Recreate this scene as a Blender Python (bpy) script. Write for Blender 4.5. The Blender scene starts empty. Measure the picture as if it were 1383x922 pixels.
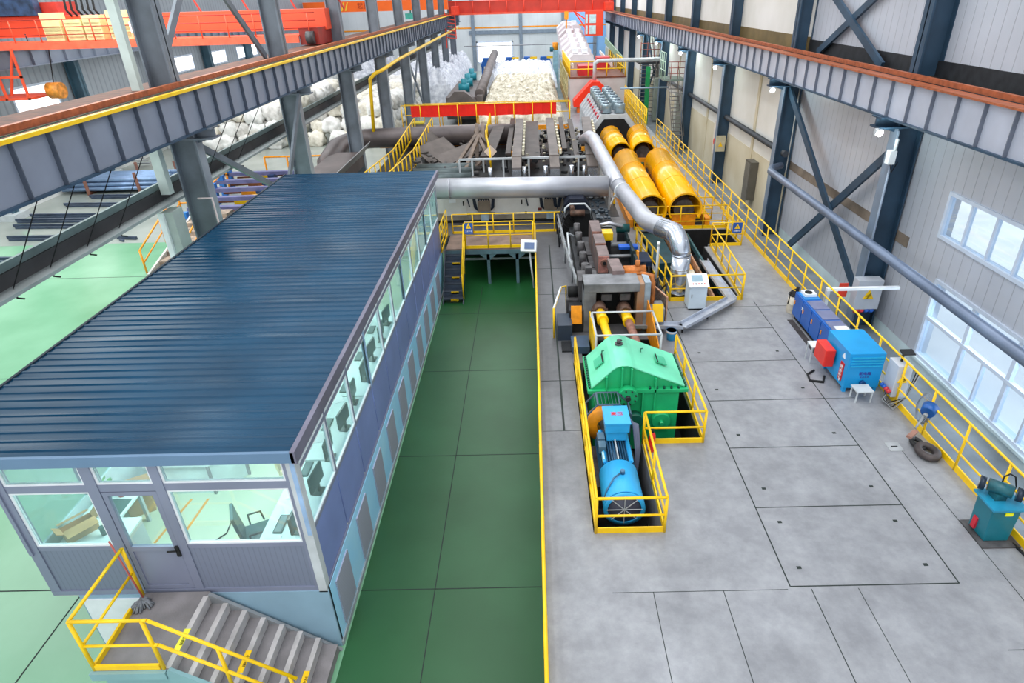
import bpy, bmesh, math, random
from mathutils import Vector, Matrix, noise
random.seed(7)
R_=math.radians
sc=bpy.context.scene
COL=sc.collection
# ------------------------------------------------------------------ camera
HCAM=10.6
FPX,CX,CY,YAW,PIT,ROL=853.1,717.4,461.0,-.010,.504,-.028
def _axes():
    c,s=math.cos(YAW),math.sin(YAW)
    fw=Vector((s*math.cos(PIT),c*math.cos(PIT),-math.sin(PIT)))
    r=Vector((c,-s,0)); u=r.cross(fw)
    return r*math.cos(ROL)+u*math.sin(ROL), -r*math.sin(ROL)+u*math.cos(ROL), fw
AR,AU,AF=_axes()
cam=bpy.data.cameras.new('camera'); camo=bpy.data.objects.new('camera',cam); COL.objects.link(camo)
m=Matrix((AR,AU,-AF)).transposed().to_4x4(); m.translation=Vector((0,0,HCAM)); camo.matrix_world=m
cam.sensor_width=36; cam.sensor_fit='HORIZONTAL'; cam.lens=FPX/1383*36; cam.shift_x=-(CX-691.5)/1383; cam.clip_end=400
sc.camera=camo
sc.view_settings.view_transform='Standard'; sc.view_settings.look='None'
sc.view_settings.exposure=0.42
# survey helper: turns a sight line into the point where it meets a level z, a plane y or a plane x
def S(px,py,z=None,y=None,x=None):
    d=AF+AR*((px-CX)/FPX)-AU*((py-CY)/FPX)
    t=(z-HCAM)/d.z if z is not None else (y/d.y if y is not None else x/d.x)
    return Vector((0,0,HCAM))+d*t
P=1.56      # level of the grey machine platform
# ------------------------------------------------------------------ materials
def lin(c):
    return tuple(((v/255)/12.92 if v/255<=.04045 else ((v/255+.055)/1.055)**2.4) for v in c)
MATS={}
def mat(name,rgb,rough=.5,metal=0,var=.08,scale=3,bump=0,bscale=None,spec=.5,rgb2=None,emit=0,stretch=(1,1,1),coat=0):
    if name in MATS: return MATS[name]
    m=bpy.data.materials.new(name); m.use_nodes=True; nt=m.node_tree; n=nt.nodes; L=nt.links
    b=n['Principled BSDF']; c=lin(rgb)
    b.inputs['Roughness'].default_value=rough; b.inputs['Metallic'].default_value=metal
    b.inputs['Specular IOR Level'].default_value=spec
    if coat: b.inputs['Coat Weight'].default_value=coat
    tc=n.new('ShaderNodeTexCoord'); mp=n.new('ShaderNodeMapping'); mp.inputs['Scale'].default_value=stretch
    L.new(tc.outputs['Object'],mp.inputs[0])
    nz=n.new('ShaderNodeTexNoise'); nz.inputs['Scale'].default_value=scale; nz.inputs['Detail'].default_value=5
    L.new(mp.outputs[0],nz.inputs[0])
    cr=n.new('ShaderNodeValToRGB'); cr.color_ramp.elements[0].position=.3; cr.color_ramp.elements[1].position=.7
    if rgb2 is None:
        lo=[max(0,v*(1-var*2)) for v in c]; hi=[min(1,v*(1+var*2)) for v in c]
    else: lo=c; hi=lin(rgb2)
    cr.color_ramp.elements[0].color=(*lo,1); cr.color_ramp.elements[1].color=(*hi,1)
    L.new(nz.outputs[0],cr.inputs[0]); L.new(cr.outputs[0],b.inputs['Base Color'])
    if bump:
        n2=n.new('ShaderNodeTexNoise'); n2.inputs['Scale'].default_value=bscale or scale*4; n2.inputs['Detail'].default_value=4
        L.new(mp.outputs[0],n2.inputs[0])
        bp=n.new('ShaderNodeBump'); bp.inputs['Strength'].default_value=bump; bp.inputs['Distance'].default_value=.02
        L.new(n2.outputs[0],bp.inputs['Height']); L.new(bp.outputs[0],b.inputs['Normal'])
    if emit:
        L.new(cr.outputs[0],b.inputs['Emission Color']); b.inputs['Emission Strength'].default_value=emit
    MATS[name]=m; return m
def mat_ribs(name,rgb,axis,pitch,width=.12,dark=.6,rough=.4,metal=.3,var=.05,bump=.6):
    """sheet cladding: narrow grooves every `pitch` metres along an axis"""
    m=mat(name,rgb,rough,metal,var,.35); nt=m.node_tree; n=nt.nodes; L=nt.links; b=n['Principled BSDF']
    tc=n.new('ShaderNodeTexCoord'); sp=n.new('ShaderNodeSeparateXYZ'); L.new(tc.outputs['Object'],sp.inputs[0])
    d=n.new('ShaderNodeMath'); d.operation='DIVIDE'; d.inputs[1].default_value=pitch; L.new(sp.outputs[axis],d.inputs[0])
    f=n.new('ShaderNodeMath'); f.operation='FRACT'; L.new(d.outputs[0],f.inputs[0])
    cr=n.new('ShaderNodeValToRGB'); e=cr.color_ramp.elements
    e[0].position=0; e[0].color=(dark,dark,dark,1); e[1].position=width; e[1].color=(1,1,1,1)
    x=cr.color_ramp.elements.new(1-width*.6); x.color=(1,1,1,1); y=cr.color_ramp.elements.new(1); y.color=(dark,dark,dark,1)
    L.new(f.outputs[0],cr.inputs[0])
    mx=n.new('ShaderNodeMix'); mx.data_type='RGBA'; mx.blend_type='MULTIPLY'; mx.inputs[0].default_value=1
    src=b.inputs['Base Color'].links[0].from_socket
    L.new(src,mx.inputs[6]); L.new(cr.outputs[0],mx.inputs[7]); L.new(mx.outputs[2],b.inputs['Base Color'])
    bp=n.new('ShaderNodeBump'); bp.inputs['Strength'].default_value=bump; bp.inputs['Distance'].default_value=.03
    L.new(cr.outputs[0],bp.inputs['Height']); L.new(bp.outputs[0],b.inputs['Normal'])
    return m
def mat_glass(name,tint=(215,235,238),alpha=.75,rough=.02):
    if name in MATS: return MATS[name]
    m=bpy.data.materials.new(name); m.use_nodes=True; nt=m.node_tree; n=nt.nodes; L=nt.links
    out=n['Material Output']; n.remove(n['Principled BSDF'])
    t=n.new('ShaderNodeBsdfTransparent'); t.inputs[0].default_value=(*lin(tint),1)
    g=n.new('ShaderNodeBsdfGlossy'); g.inputs['Roughness'].default_value=rough; g.inputs[0].default_value=(.9,.95,1,1)
    d=n.new('ShaderNodeBsdfDiffuse'); d.inputs[0].default_value=(*lin(tint),1)
    lw=n.new('ShaderNodeLayerWeight'); lw.inputs[0].default_value=.5
    pw=n.new('ShaderNodeMath'); pw.operation='POWER'; pw.inputs[1].default_value=3.5; L.new(lw.outputs['Facing'],pw.inputs[0])
    fr=n.new('ShaderNodeMath'); fr.operation='MULTIPLY_ADD'; fr.inputs[1].default_value=.6; fr.inputs[2].default_value=.04; fr.use_clamp=True; L.new(pw.outputs[0],fr.inputs[0])
    nz=n.new('ShaderNodeTexNoise'); nz.inputs['Scale'].default_value=1.5
    mr=n.new('ShaderNodeMapRange'); mr.inputs[3].default_value=max(0,(1-alpha-.05)/2); mr.inputs[4].default_value=(1-alpha+.05)/2
    L.new(nz.outputs[0],mr.inputs[0])
    a=n.new('ShaderNodeMixShader'); L.new(mr.outputs[0],a.inputs[0]); L.new(t.outputs[0],a.inputs[1]); L.new(d.outputs[0],a.inputs[2])
    b=n.new('ShaderNodeMixShader'); L.new(fr.outputs[0],b.inputs[0]); L.new(a.outputs[0],b.inputs[1]); L.new(g.outputs[0],b.inputs[2])
    L.new(b.outputs[0],out.inputs[0]); MATS[name]=m; return m
def ringframe(b,axis,c0,c1,u0,u1,w0,w1,f):
    """four bars without overlapping corners; axis = thin direction"""
    for (a,d,e,g) in ((u0,u0+f,w0,w1),(u1-f,u1,w0,w1),(u0+f,u1-f,w0,w0+f),(u0+f,u1-f,w1-f,w1)):
        if axis=='x': b.box(c0,a,e,c1,d,g)
        else: b.box(a,c0,e,d,c1,g)
    return b
# ------------------------------------------------------------------ mesh builder
class MB:
    def __init__(s): s.v=[]; s.f=[]; s.m=[]; s.s=[]; s.mi=0
    def face(s,ix,sm=False): s.f.append(tuple(ix)); s.m.append(s.mi); s.s.append(sm)
    def box(s,x0,y0,z0,x1,y1,z1):
        o=len(s.v); x0,x1=sorted((x0,x1)); y0,y1=sorted((y0,y1)); z0,z1=sorted((z0,z1))
        s.v+=[(x0,y0,z0),(x1,y0,z0),(x1,y1,z0),(x0,y1,z0),(x0,y0,z1),(x1,y0,z1),(x1,y1,z1),(x0,y1,z1)]
        for q in ((3,2,1,0),(4,5,6,7),(0,1,5,4),(1,2,6,5),(2,3,7,6),(3,0,4,7)): s.face([o+i for i in q])
        return s
    def cbox(s,c,d,rz=0,rx=0,ry=0):
        o=len(s.v); M=Matrix.Rotation(rz,3,'Z')@Matrix.Rotation(ry,3,'Y')@Matrix.Rotation(rx,3,'X')
        for z in (-.5,.5):
            for x,y in ((-.5,-.5),(.5,-.5),(.5,.5),(-.5,.5)):
                s.v.append(tuple(Vector(c)+M@Vector((x*d[0],y*d[1],z*d[2]))))
        for q in ((3,2,1,0),(4,5,6,7),(0,1,5,4),(1,2,6,5),(2,3,7,6),(3,0,4,7)): s.face([o+i for i in q])
        return s
    def bar(s,a,b,w,h=None,up=(0,0,1)):
        """rectangular bar from a to b; w across, h along up"""
        h=h or w; a=Vector(a); b=Vector(b); d=(b-a).normalized(); up=Vector(up)
        if abs(d.dot(up))>.98: up=Vector((0,1,0))
        x=d.cross(up).normalized(); y=x.cross(d).normalized(); o=len(s.v)
        for p in (a,b):
            for i,j in ((-1,-1),(1,-1),(1,1),(-1,1)): s.v.append(tuple(p+x*(i*w/2)+y*(j*h/2)))
        for q in ((0,1,2,3),(7,6,5,4),(0,4,5,1),(1,5,6,2),(2,6,7,3),(3,7,4,0)): s.face([o+i for i in q])
        return s
    def cyl(s,a,b,r,r2=None,seg=16,caps=True,a0=0,a1=2*math.pi):
        r2=r if r2 is None else r2; a=Vector(a); b=Vector(b); d=(b-a).normalized()
        up=Vector((0,0,1)) if abs(d.z)<.95 else Vector((0,1,0))
        x=d.cross(up).normalized(); y=x.cross(d).normalized(); o=len(s.v)
        for p,rr in ((a,r),(b,r2)):
            for i in range(seg):
                t=2*math.pi*i/seg; s.v.append(tuple(p+x*math.cos(t)*rr+y*math.sin(t)*rr))
        for i in range(seg):
            j=(i+1)%seg; s.face((o+i,o+seg+i,o+seg+j,o+j),True)
        if caps: s.face([o+i for i in range(seg)]); s.face([o+seg+i for i in reversed(range(seg))])
        return s
    def tube(s,pts,r,seg=10,caps=True):
        pts=[Vector(p) for p in pts]; n=len(pts); o=len(s.v); px=None
        for i,p in enumerate(pts):
            d=((pts[min(i+1,n-1)]-p).normalized()+(p-pts[max(i-1,0)]).normalized()) if 0<i<n-1 else (pts[min(i+1,n-1)]-pts[max(i-1,0)])
            d.normalize()
            if px is None:
                up=Vector((0,0,1)) if abs(d.z)<.9 else Vector((0,1,0)); x=d.cross(up).normalized()
            else: x=(px-d*px.dot(d)).normalized()
            px=x; y=x.cross(d).normalized()
            k=1
            if 0<i<n-1:
                c=(pts[i+1]-p).normalized().dot((p-pts[i-1]).normalized()); k=1/max(.5,math.sqrt((1+c)/2))
            for j in range(seg):
                t=2*math.pi*j/seg; s.v.append(tuple(p+(x*math.cos(t)+y*math.sin(t))*r*(1 if k==1 else (1+(k-1)*.5))))
        for i in range(n-1):
            for j in range(seg):
                k=(j+1)%seg; s.face((o+i*seg+j,o+(i+1)*seg+j,o+(i+1)*seg+k,o+i*seg+k),True)
        if caps: s.face([o+j for j in range(seg)]); s.face([o+(n-1)*seg+j for j in reversed(range(seg))])
        return s
    def prism(s,poly,axis,a,b):
        """poly in the two other axes; extruded along axis from a to b"""
        o=len(s.v); n=len(poly)
        for t in (a,b):
            for u,w in poly: s.v.append({'x':(t,u,w),'y':(u,t,w),'z':(u,w,t)}[axis])
        for i in range(n):
            j=(i+1)%n; s.face((o+i,o+j,o+n+j,o+n+i))
        s.face([o+i for i in reversed(range(n))]); s.face([o+n+i for i in range(n)])
        return s
    def quad(s,*p):
        o=len(s.v); s.v+=[tuple(q) for q in p]; s.face([o+i for i in range(len(p))]); return s
    def lathe(s,prof,c,seg=20,axis='z',caps=True):
        o=len(s.v); n=len(prof)
        for r,h in prof:
            for i in range(seg):
                t=2*math.pi*i/seg; a,b=r*math.cos(t),r*math.sin(t)
                s.v.append({'z':(c[0]+a,c[1]+b,c[2]+h),'y':(c[0]+a,c[1]+h,c[2]+b),'x':(c[0]+h,c[1]+a,c[2]+b)}[axis])
        for k in range(n-1):
            for i in range(seg):
                j=(i+1)%seg; s.face((o+k*seg+i,o+k*seg+j,o+(k+1)*seg+j,o+(k+1)*seg+i),True)
        if caps: s.face([o+i for i in range(seg)]); s.face([o+(n-1)*seg+i for i in range(seg)])
        return s
    def mesh(s,name,mats):
        me=bpy.data.meshes.new(name); me.from_pydata(s.v,[],s.f)
        for i,p in enumerate(me.polygons): p.material_index=s.m[i]; p.use_smooth=s.s[i]
        for q in (mats if isinstance(mats,(list,tuple)) else [mats]): me.materials.append(q)
        bm=bmesh.new(); bm.from_mesh(me); bmesh.ops.recalc_face_normals(bm,faces=bm.faces); bm.to_mesh(me); bm.free()
        return me
    def build(s,name,mats,parent=None,bevel=0,loc=None):
        o=bpy.data.objects.new(name,s.mesh(name,mats)); COL.objects.link(o)
        if loc: o.location=loc
        if parent is not None: o.parent=parent; o.location=Vector(o.location)-org(parent)
        if bevel:
            b=o.modifiers.new('bevel','BEVEL'); b.width=bevel; b.segments=2; b.limit_method='ANGLE'
        return o
def org(o):
    v=Vector((0,0,0))
    while o is not None: v+=Vector(o.location); o=o.parent
    return v
def tag(o,label=None,cat=None,group=None,kind=None):
    if label: o['label']=label
    if cat: o['category']=cat
    if group: o['group']=group
    if kind: o['kind']=kind
    return o
def thing(name,label,cat,loc=(0,0,0),group=None):
    o=bpy.data.objects.new(name,None); COL.objects.link(o); o.location=loc; o.empty_display_size=.1
    return tag(o,label,cat,group)
def struct(name,mb,m,parent=None):
    o=mb.build(name,m,parent)
    if parent is None: o['kind']='structure'
    return o
def dup(root,loc,label=None,rz=None):
    def cp(o,par):
        c=o.copy(); COL.objects.link(c)
        if par is not None: c.parent=par
        for ch in o.children: cp(ch,c)
        return c
    r=cp(root,None); r.location=loc
    if rz is not None: r.rotation_euler.z=rz
    if label: r['label']=label
    return r
def text(s,size,m,parent,M,name='lettering',ext=.004):
    cu=bpy.data.curves.new('t','FONT'); cu.body=s; cu.size=size; cu.extrude=ext; cu.align_x='CENTER'; cu.align_y='CENTER'; cu.resolution_u=3
    t=bpy.data.objects.new('t',cu); COL.objects.link(t); bpy.context.view_layer.update()
    me=bpy.data.meshes.new_from_object(t.evaluated_get(bpy.context.evaluated_depsgraph_get()))
    bpy.data.objects.remove(t); me.materials.clear(); me.materials.append(m)
    o=bpy.data.objects.new(name,me); COL.objects.link(o)
    me.transform(M)
    if parent is not None:
        o.parent=parent; o.location=-org(parent)
    return o
def TM(c,right,up):
    r=Vector(right).normalized(); u=Vector(up).normalized(); n=r.cross(u)
    m=Matrix((r,u,n)).transposed().to_4x4(); m.translation=Vector(c); return m
ORD=['nearest','second','third','fourth','fifth','sixth','seventh','eighth','ninth','tenth','eleventh','twelfth']
# palette
Y_=mat('yellow_paint',(252,200,4),.4,0,.05,4)
YD=mat('orange_yellow_paint',(240,150,20),.45,0,.1,5)
YS=mat('yellow_cover_paint',(250,180,0),.16,0,.04,1.5)
GRD=mat('girder_grey_paint',(134,142,158),.45,.1,.06,.8)
GRR=mat('girder_light_grey_paint',(186,190,204),.45,.1,.06,.8)
STL=mat('slate_steel_paint',(112,120,130),.5,.1,.12,1.2)
STB=mat('blue_grey_steel_paint',(46,72,94),.5,.1,.12,1.2)
DARK=mat('dark_steel',(38,40,44),.6,.2,.2,4)
BLK=mat('black_paint_and_pit_dark',(14,15,17),.8,0,.3,3)  # black parts; also puts the darkness of pits into the colour
RUST=mat('rust_brown_plate',(92,52,34),.7,.1,.25,2.5,.2)
RAIL=mat('rusty_rail',(176,98,62),.5,.4,.15,6)
RED=mat('red_paint',(226,62,34),.45,0,.08,1.5)
REDD=mat('dark_red_paint',(178,48,34),.5,0,.12,1.5)
REDB=mat('bright_red_banner',(250,34,16),.6,0,.06,1.5,.3,2)
WHT=mat('white_paint',(228,232,236),.45,0,.04,3)
LGR=mat('light_grey_paint',(192,198,202),.45,0,.06,3)
MGR=mat('mid_grey_paint',(140,144,148),.5,.1,.1,3)
SILV=mat('silver_duct_sheet',(188,190,198),.38,.55,.06,1.2,.12,3)
SHINY=mat('polished_duct_sheet',(196,202,212),.22,.85,.08,2,.25,5)
BLU=mat('blue_paint',(24,92,170),.4,0,.08,3)
LBL=mat('sky_blue_paint',(48,168,228),.4,0,.06,2)
TEAL=mat('teal_paint',(20,98,112),.45,0,.1,3)
GRN=mat('green_machine_paint',(30,176,112),.4,0,.08,2)
GRNL=mat('pale_green_cover_paint',(112,214,174),.35,0,.08,1.2)
COPP=mat('copper_brown_steel',(150,106,92),.55,.3,.25,6,.2)
BRN=mat('oily_brown_steel',(96,72,60),.6,.3,.3,5,.2)
ORB=mat('rust_orange_steel',(186,110,48),.6,.1,.25,5,.2)
RUB=mat('black_rubber',(24,24,26),.6,0,.1,8)
GREY=mat('oily_grey_steel',(82,80,82),.55,.3,.25,4,.15)
# ================================================================== SETTING
# world and light
w=bpy.data.worlds.new('world'); sc.world=w; w.use_nodes=True
bg=w.node_tree.nodes['Background']; bg.inputs[0].default_value=(.90,.95,1.0,1); bg.inputs[1].default_value=.92
sun=bpy.data.lights.new('skylight_sun','SUN'); sun.energy=1.1; sun.angle=R_(50); sun.color=(1,.98,.95)
so=bpy.data.objects.new('skylight_sun',sun); COL.objects.link(so); so.rotation_euler=(R_(18),R_(-14),0)
for nm,loc,sx,sy,en,rot,col in (('highlight_strip',(4.2,40,15),.7,50,600,(0,0,0),(1,1,1)),('highlight_strip',(-3,30,15),.7,50,500,(0,0,0),(1,1,1)),('left_aisle_daylight',(-20,31,13),16,28,2700,(0,0,0),(.93,1,.97)),('window_daylight',(11.7,11,2.6),3,12,170,(0,R_(60),0),(.75,.88,1)),('far_daylight',(2,85,13),18,40,2200,(0,0,0),(.85,.92,1))):  # overhead strips are added lights, for long highlights on covers and ducts
    l=bpy.data.lights.new(nm,'AREA'); l.shape='RECTANGLE'; l.size=sx; l.size_y=sy; l.energy=en; l.color=col
    o=bpy.data.objects.new(nm,l); COL.objects.link(o); o.location=loc; o.rotation_euler=rot
# --- floors
M_lg=mat('pale_green_floor_paint',(100,152,116),.22,0,.08,.25,.08,6,rgb2=(130,178,146))
M_dg=mat('dark_green_floor_paint',(18,72,32),.35,0,.1,.4,.06,8,rgb2=(34,88,48))
M_gap=mat('dark_joint',(34,44,42),.8)
M_wet=mat('grey_aisle_floor',(134,142,136),.25,0,.1,.3,.05,4,rgb2=(160,166,160))
mb=MB(); mb.box(-31,3,-.3,-3.7,160,0)
mb.mi=1
for yy in (9.0,17.5,26): mb.box(-31,yy,0,-4,yy+.03,.003)
for xx in (-9.5,-14): mb.box(xx,3,0,xx+.03,30,.003)
mb.mi=2; mb.box(-31,30.5,0,-11.3,130,.004); mb.box(-11.3,28,0,-3.7,130,.004)
struct('floor',mb,[M_lg,M_gap,M_wet])
mb=MB(); mb.box(-3.7,3,-.3,.05,28,0); mb.mi=1
for yy in (13.1,8.85,17.35,21.5): mb.box(-3.7,yy,0,.05,yy+.02,.003)
a=-2.15
for y0 in (3,): mb.box(-2.2,3,0,-2.18,24,.003)
struct('floor_lane',mb,[M_dg,M_gap])
mb=MB(); mb.box(8.7,3,-.3,12.4,110,0); struct('floor_trench',mb,mat('trench_concrete',(120,128,134),.6,0,.15,1))
mb=MB(); mb.box(12.41,-5,-.3,60,60,0); struct('floor_yard',mb,mat('outdoor_paving',(242,246,250),.6,0,.06,.4))
mb=MB(); mb.box(-3.7,28.01,-.3,8.7,110,0); struct('floor_far',mb,M_wet)
# --- raised platform with pits
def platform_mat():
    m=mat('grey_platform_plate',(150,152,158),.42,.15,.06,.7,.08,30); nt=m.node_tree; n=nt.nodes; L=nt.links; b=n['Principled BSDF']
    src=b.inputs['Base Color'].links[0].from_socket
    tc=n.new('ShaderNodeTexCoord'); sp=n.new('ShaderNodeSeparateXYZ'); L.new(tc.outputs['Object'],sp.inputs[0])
    # darker plate towards the rolling line (small x, large y); big soft stains
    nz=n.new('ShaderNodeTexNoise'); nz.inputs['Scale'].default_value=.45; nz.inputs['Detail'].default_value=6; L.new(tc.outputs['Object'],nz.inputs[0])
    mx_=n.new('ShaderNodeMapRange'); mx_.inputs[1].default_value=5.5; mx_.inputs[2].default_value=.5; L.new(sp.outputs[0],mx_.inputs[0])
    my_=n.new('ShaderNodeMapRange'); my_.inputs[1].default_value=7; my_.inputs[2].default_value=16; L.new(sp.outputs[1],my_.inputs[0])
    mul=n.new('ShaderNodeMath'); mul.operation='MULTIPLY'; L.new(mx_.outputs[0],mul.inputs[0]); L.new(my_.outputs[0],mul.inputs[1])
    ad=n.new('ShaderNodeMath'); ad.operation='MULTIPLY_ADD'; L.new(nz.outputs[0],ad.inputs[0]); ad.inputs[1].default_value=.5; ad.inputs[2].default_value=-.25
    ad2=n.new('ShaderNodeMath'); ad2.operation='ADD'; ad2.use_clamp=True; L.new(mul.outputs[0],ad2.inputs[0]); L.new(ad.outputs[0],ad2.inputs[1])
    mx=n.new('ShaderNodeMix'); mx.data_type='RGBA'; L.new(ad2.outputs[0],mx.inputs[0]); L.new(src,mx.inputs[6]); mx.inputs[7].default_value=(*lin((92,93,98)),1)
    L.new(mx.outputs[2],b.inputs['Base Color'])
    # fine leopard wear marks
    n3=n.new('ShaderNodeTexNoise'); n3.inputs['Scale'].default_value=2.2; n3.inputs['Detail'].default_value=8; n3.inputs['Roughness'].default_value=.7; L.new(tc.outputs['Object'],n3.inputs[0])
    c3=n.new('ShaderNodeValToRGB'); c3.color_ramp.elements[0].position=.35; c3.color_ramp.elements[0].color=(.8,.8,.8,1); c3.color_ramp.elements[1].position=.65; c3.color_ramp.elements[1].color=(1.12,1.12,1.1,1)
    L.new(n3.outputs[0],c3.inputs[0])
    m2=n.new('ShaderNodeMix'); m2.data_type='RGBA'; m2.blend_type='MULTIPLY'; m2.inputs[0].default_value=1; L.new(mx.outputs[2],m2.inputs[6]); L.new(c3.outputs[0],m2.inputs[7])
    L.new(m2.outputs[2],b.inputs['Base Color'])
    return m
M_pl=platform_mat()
xs=[0,1.0,1.28,2.33,3.4,3.72,4.45,6.78,7.0,8.2,8.75]
ys=[4,8.8,11.48,15.1,16.4,18.95,23.9,24.2,26.0,42.5,62]
holes=[(1.0,2.33,8.8,15.1),(2.33,3.72,11.48,15.1),(4.45,6.78,18.95,26.0),(6.78,7.0,23.9,26.0),(7.0,8.2,24.2,26.0),(1.28,3.4,15.1,16.4)]
def inhole(x,y): return any(a<x<b and c<y<d for a,b,c,d in holes)
mb=MB()
cells=[]
for i in range(len(xs)-1):
    for j in range(len(ys)-1):
        xm,ym=(xs[i]+xs[i+1])/2,(ys[j]+ys[j+1])/2
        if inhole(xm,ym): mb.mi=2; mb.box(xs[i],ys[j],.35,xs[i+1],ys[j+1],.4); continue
        if ym>28 and xm<0: continue
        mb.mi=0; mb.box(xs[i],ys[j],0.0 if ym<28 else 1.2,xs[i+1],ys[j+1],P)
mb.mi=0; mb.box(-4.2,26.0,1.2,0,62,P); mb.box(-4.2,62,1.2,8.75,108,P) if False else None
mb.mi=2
for a_,b_,c_,d_ in holes:      # added dark lining, pit darkness put into the colour of the walls
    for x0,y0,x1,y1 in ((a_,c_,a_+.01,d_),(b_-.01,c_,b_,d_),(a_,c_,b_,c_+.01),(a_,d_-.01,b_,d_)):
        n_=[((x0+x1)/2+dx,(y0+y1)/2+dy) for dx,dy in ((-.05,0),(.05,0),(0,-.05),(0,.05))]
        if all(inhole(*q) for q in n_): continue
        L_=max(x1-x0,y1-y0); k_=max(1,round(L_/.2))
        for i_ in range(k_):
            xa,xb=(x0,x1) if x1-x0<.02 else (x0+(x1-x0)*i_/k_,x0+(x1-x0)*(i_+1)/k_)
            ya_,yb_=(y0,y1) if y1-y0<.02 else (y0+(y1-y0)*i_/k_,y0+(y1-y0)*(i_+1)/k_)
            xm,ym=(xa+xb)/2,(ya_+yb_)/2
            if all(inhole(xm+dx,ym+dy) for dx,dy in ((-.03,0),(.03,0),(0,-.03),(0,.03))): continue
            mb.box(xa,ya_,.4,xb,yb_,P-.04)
mb.mi=1
def jl(x0,y0,x1,y1,w=.022):
    if abs(x1-x0)<.2: mb.box(x0-w/2,y0,P,x0+w/2,y1,P+.003)
    else: mb.box(x0,y0-w/2,P,x1,y0+w/2,P+.003)
jl(4.26,7.46,4.26,18.5); jl(7.15,7.46,7.15,18.8)
for yy in (7.46,9.36,11.23,13.1,15.0,16.9): jl(4.26,yy,7.15,yy)
jl(1.9,4,1.9,7.4,.012); jl(3.1,4,3.1,7.4,.012); jl(4.6,4,4.6,7.4,.014); jl(5.4,4,5.4,7.4,.01); jl(8.0,4,8.0,11,.012)
jl(1.2,7.4,4.2,7.4,.01); jl(0.1,12,1,12,.01); jl(7.15,6.2,8.7,6.2,.012); jl(0.1,17.2,1.2,17.2); jl(.6,12,.6,24.5,.05); jl(0.1,19.7,1.2,19.7); jl(0.1,14.2,1.0,14.2); jl(0.1,22,1.2,22)
jl(7.15,13.1,7.9,13.1,.012); jl(4.3,18.4,8.6,18.4,.012); jl(2.4,8.9,2.4,11.4,.01)
for (x,y) in ((4.56,7.86),(6.8,7.87),(4.6,8.96),(6.8,8.93),(4.6,9.9),(6.8,9.9),(4.6,11.7),(6.8,11.7),(4.6,13.6),(6.8,13.6),(4.6,15.5),(6.8,15.5)):
    mb.box(x-.04,y-.03,P,x+.04,y+.03,P+.003)
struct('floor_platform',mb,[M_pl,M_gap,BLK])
# dark sticky marks (weld lines) already in material
# --- right wall
XW=11.85
M_cl=mat_ribs('silver_wall_cladding',(196,200,210),'Y',.42,.06,.66,.42,.15)
M_ws=mat('teal_white_plinth_paint',(206,224,228),.5,0,.08,1)
M_pls=mat('dirty_white_plaster',(212,210,202),.7,0,.08,.4,rgb2=(232,230,226))
M_bei=mat('beige_plaster',(196,184,154),.7,0,.12,.5,rgb2=(216,208,186))
WX1=XW+.35
mb=MB()
def wseg(y0,y1,z0,z1,mi=0): mb.mi=mi; mb.box(XW,y0,z0,WX1,y1,z1)
wseg(2,29.4,-.1,.42,1)
wseg(17.15,29.4,.42,4.05); wseg(2,4.2,.42,4.05); wseg(4.2,17.15,2.95,4.05); 
wseg(17.65,29.4,4.05,5.4); wseg(2,3.6,4.05,5.4)
wseg(2,29.4,5.4,14)
mb.mi=2; mb.box(XW-.05,2,8.1,XW,29.4,8.6)
mb.mi=3; mb.box(XW-.02,19,3.2,XW,29.4,3.55)
mb.mi=1; mb.box(XW-.12,2,.34,XW,17.3,.42)
struct('wall_right',mb,[M_cl,M_ws,DARK,mat('brown_girt_stain',(128,116,104),.6,0,.2,1.5)])
mb=MB(); mb.mi=0; mb.box(XW-.12,29.4,3.0,WX1,110,8.0); mb.box(XW-.12,29.4,8.7,WX1,110,14)
mb.mi=1; mb.box(XW-.14,29.4,-.1,WX1,110,3.0)
mb.mi=2; mb.box(XW-.14,29.4,8.0,WX1,110,8.7)
for i in range(9):
    mb.mi=1; mb.box(XW-.18,34.3+i*9.6,0,XW-.12,34.6+i*9.6,8.0)
struct('wall_right_far',mb,[M_pls,M_bei,mat('olive_beam_band',(112,94,56),.6,0,.15,1)])
# windows
M_fr=mat('white_window_frame',(205,216,232),.4,0,.04,3)
M_gl=mat_glass('clear_window_glass',(238,246,252),.9,.03)
def window(name,y0,y1,z0,z1,mull,trans,x=XW,fw=.1):
    mb=MB(); X0,X1=x-.06,x+.12
    ringframe(mb,'x',X0,X1,y0,y1,z0,z1,fw)
    o=struct(name,mb,M_fr)
    for y,wd in mull:
        b=MB(); b.box(x-.03,y-wd/2,z0+fw,x+.09,y+wd/2,z1-fw if not trans else trans); b.build('mullion',M_fr,o)
    if trans:
        b=MB(); b.box(x-.04,y0+fw,trans-.05,x+.1,y1-fw,trans+.05); b.build('transom',M_fr,o)
        for y,wd in mull[::2]:
            b=MB(); b.box(x-.03,y-wd/2,trans+.05,x+.09,y+wd/2,z1-fw); b.build('mullion',M_fr,o)
    b=MB(); b.box(x+.02,y0+fw,z0+fw,x+.035,y1-fw,z1-fw); b.build('pane',M_gl,o)
    return o
ml=[]; y=17.15; k=0
while y>5.2:
    y-=.93; ml.append((y,.06 if k%2==0 else .13)); k+=1
ml2=[(a,b) for a,b in ml]
window('window_1',4.2,17.15,.42,2.95,[(17.15-1.86*i-1.86,.14) if 0 else (a,b) for i,(a,b) in enumerate(ml2[1:])],1.72)
window('window_2',3.6,17.65,4.05,5.4,[(17.65-1.05*(i+1),.07) for i in range(12)],None)
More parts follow.
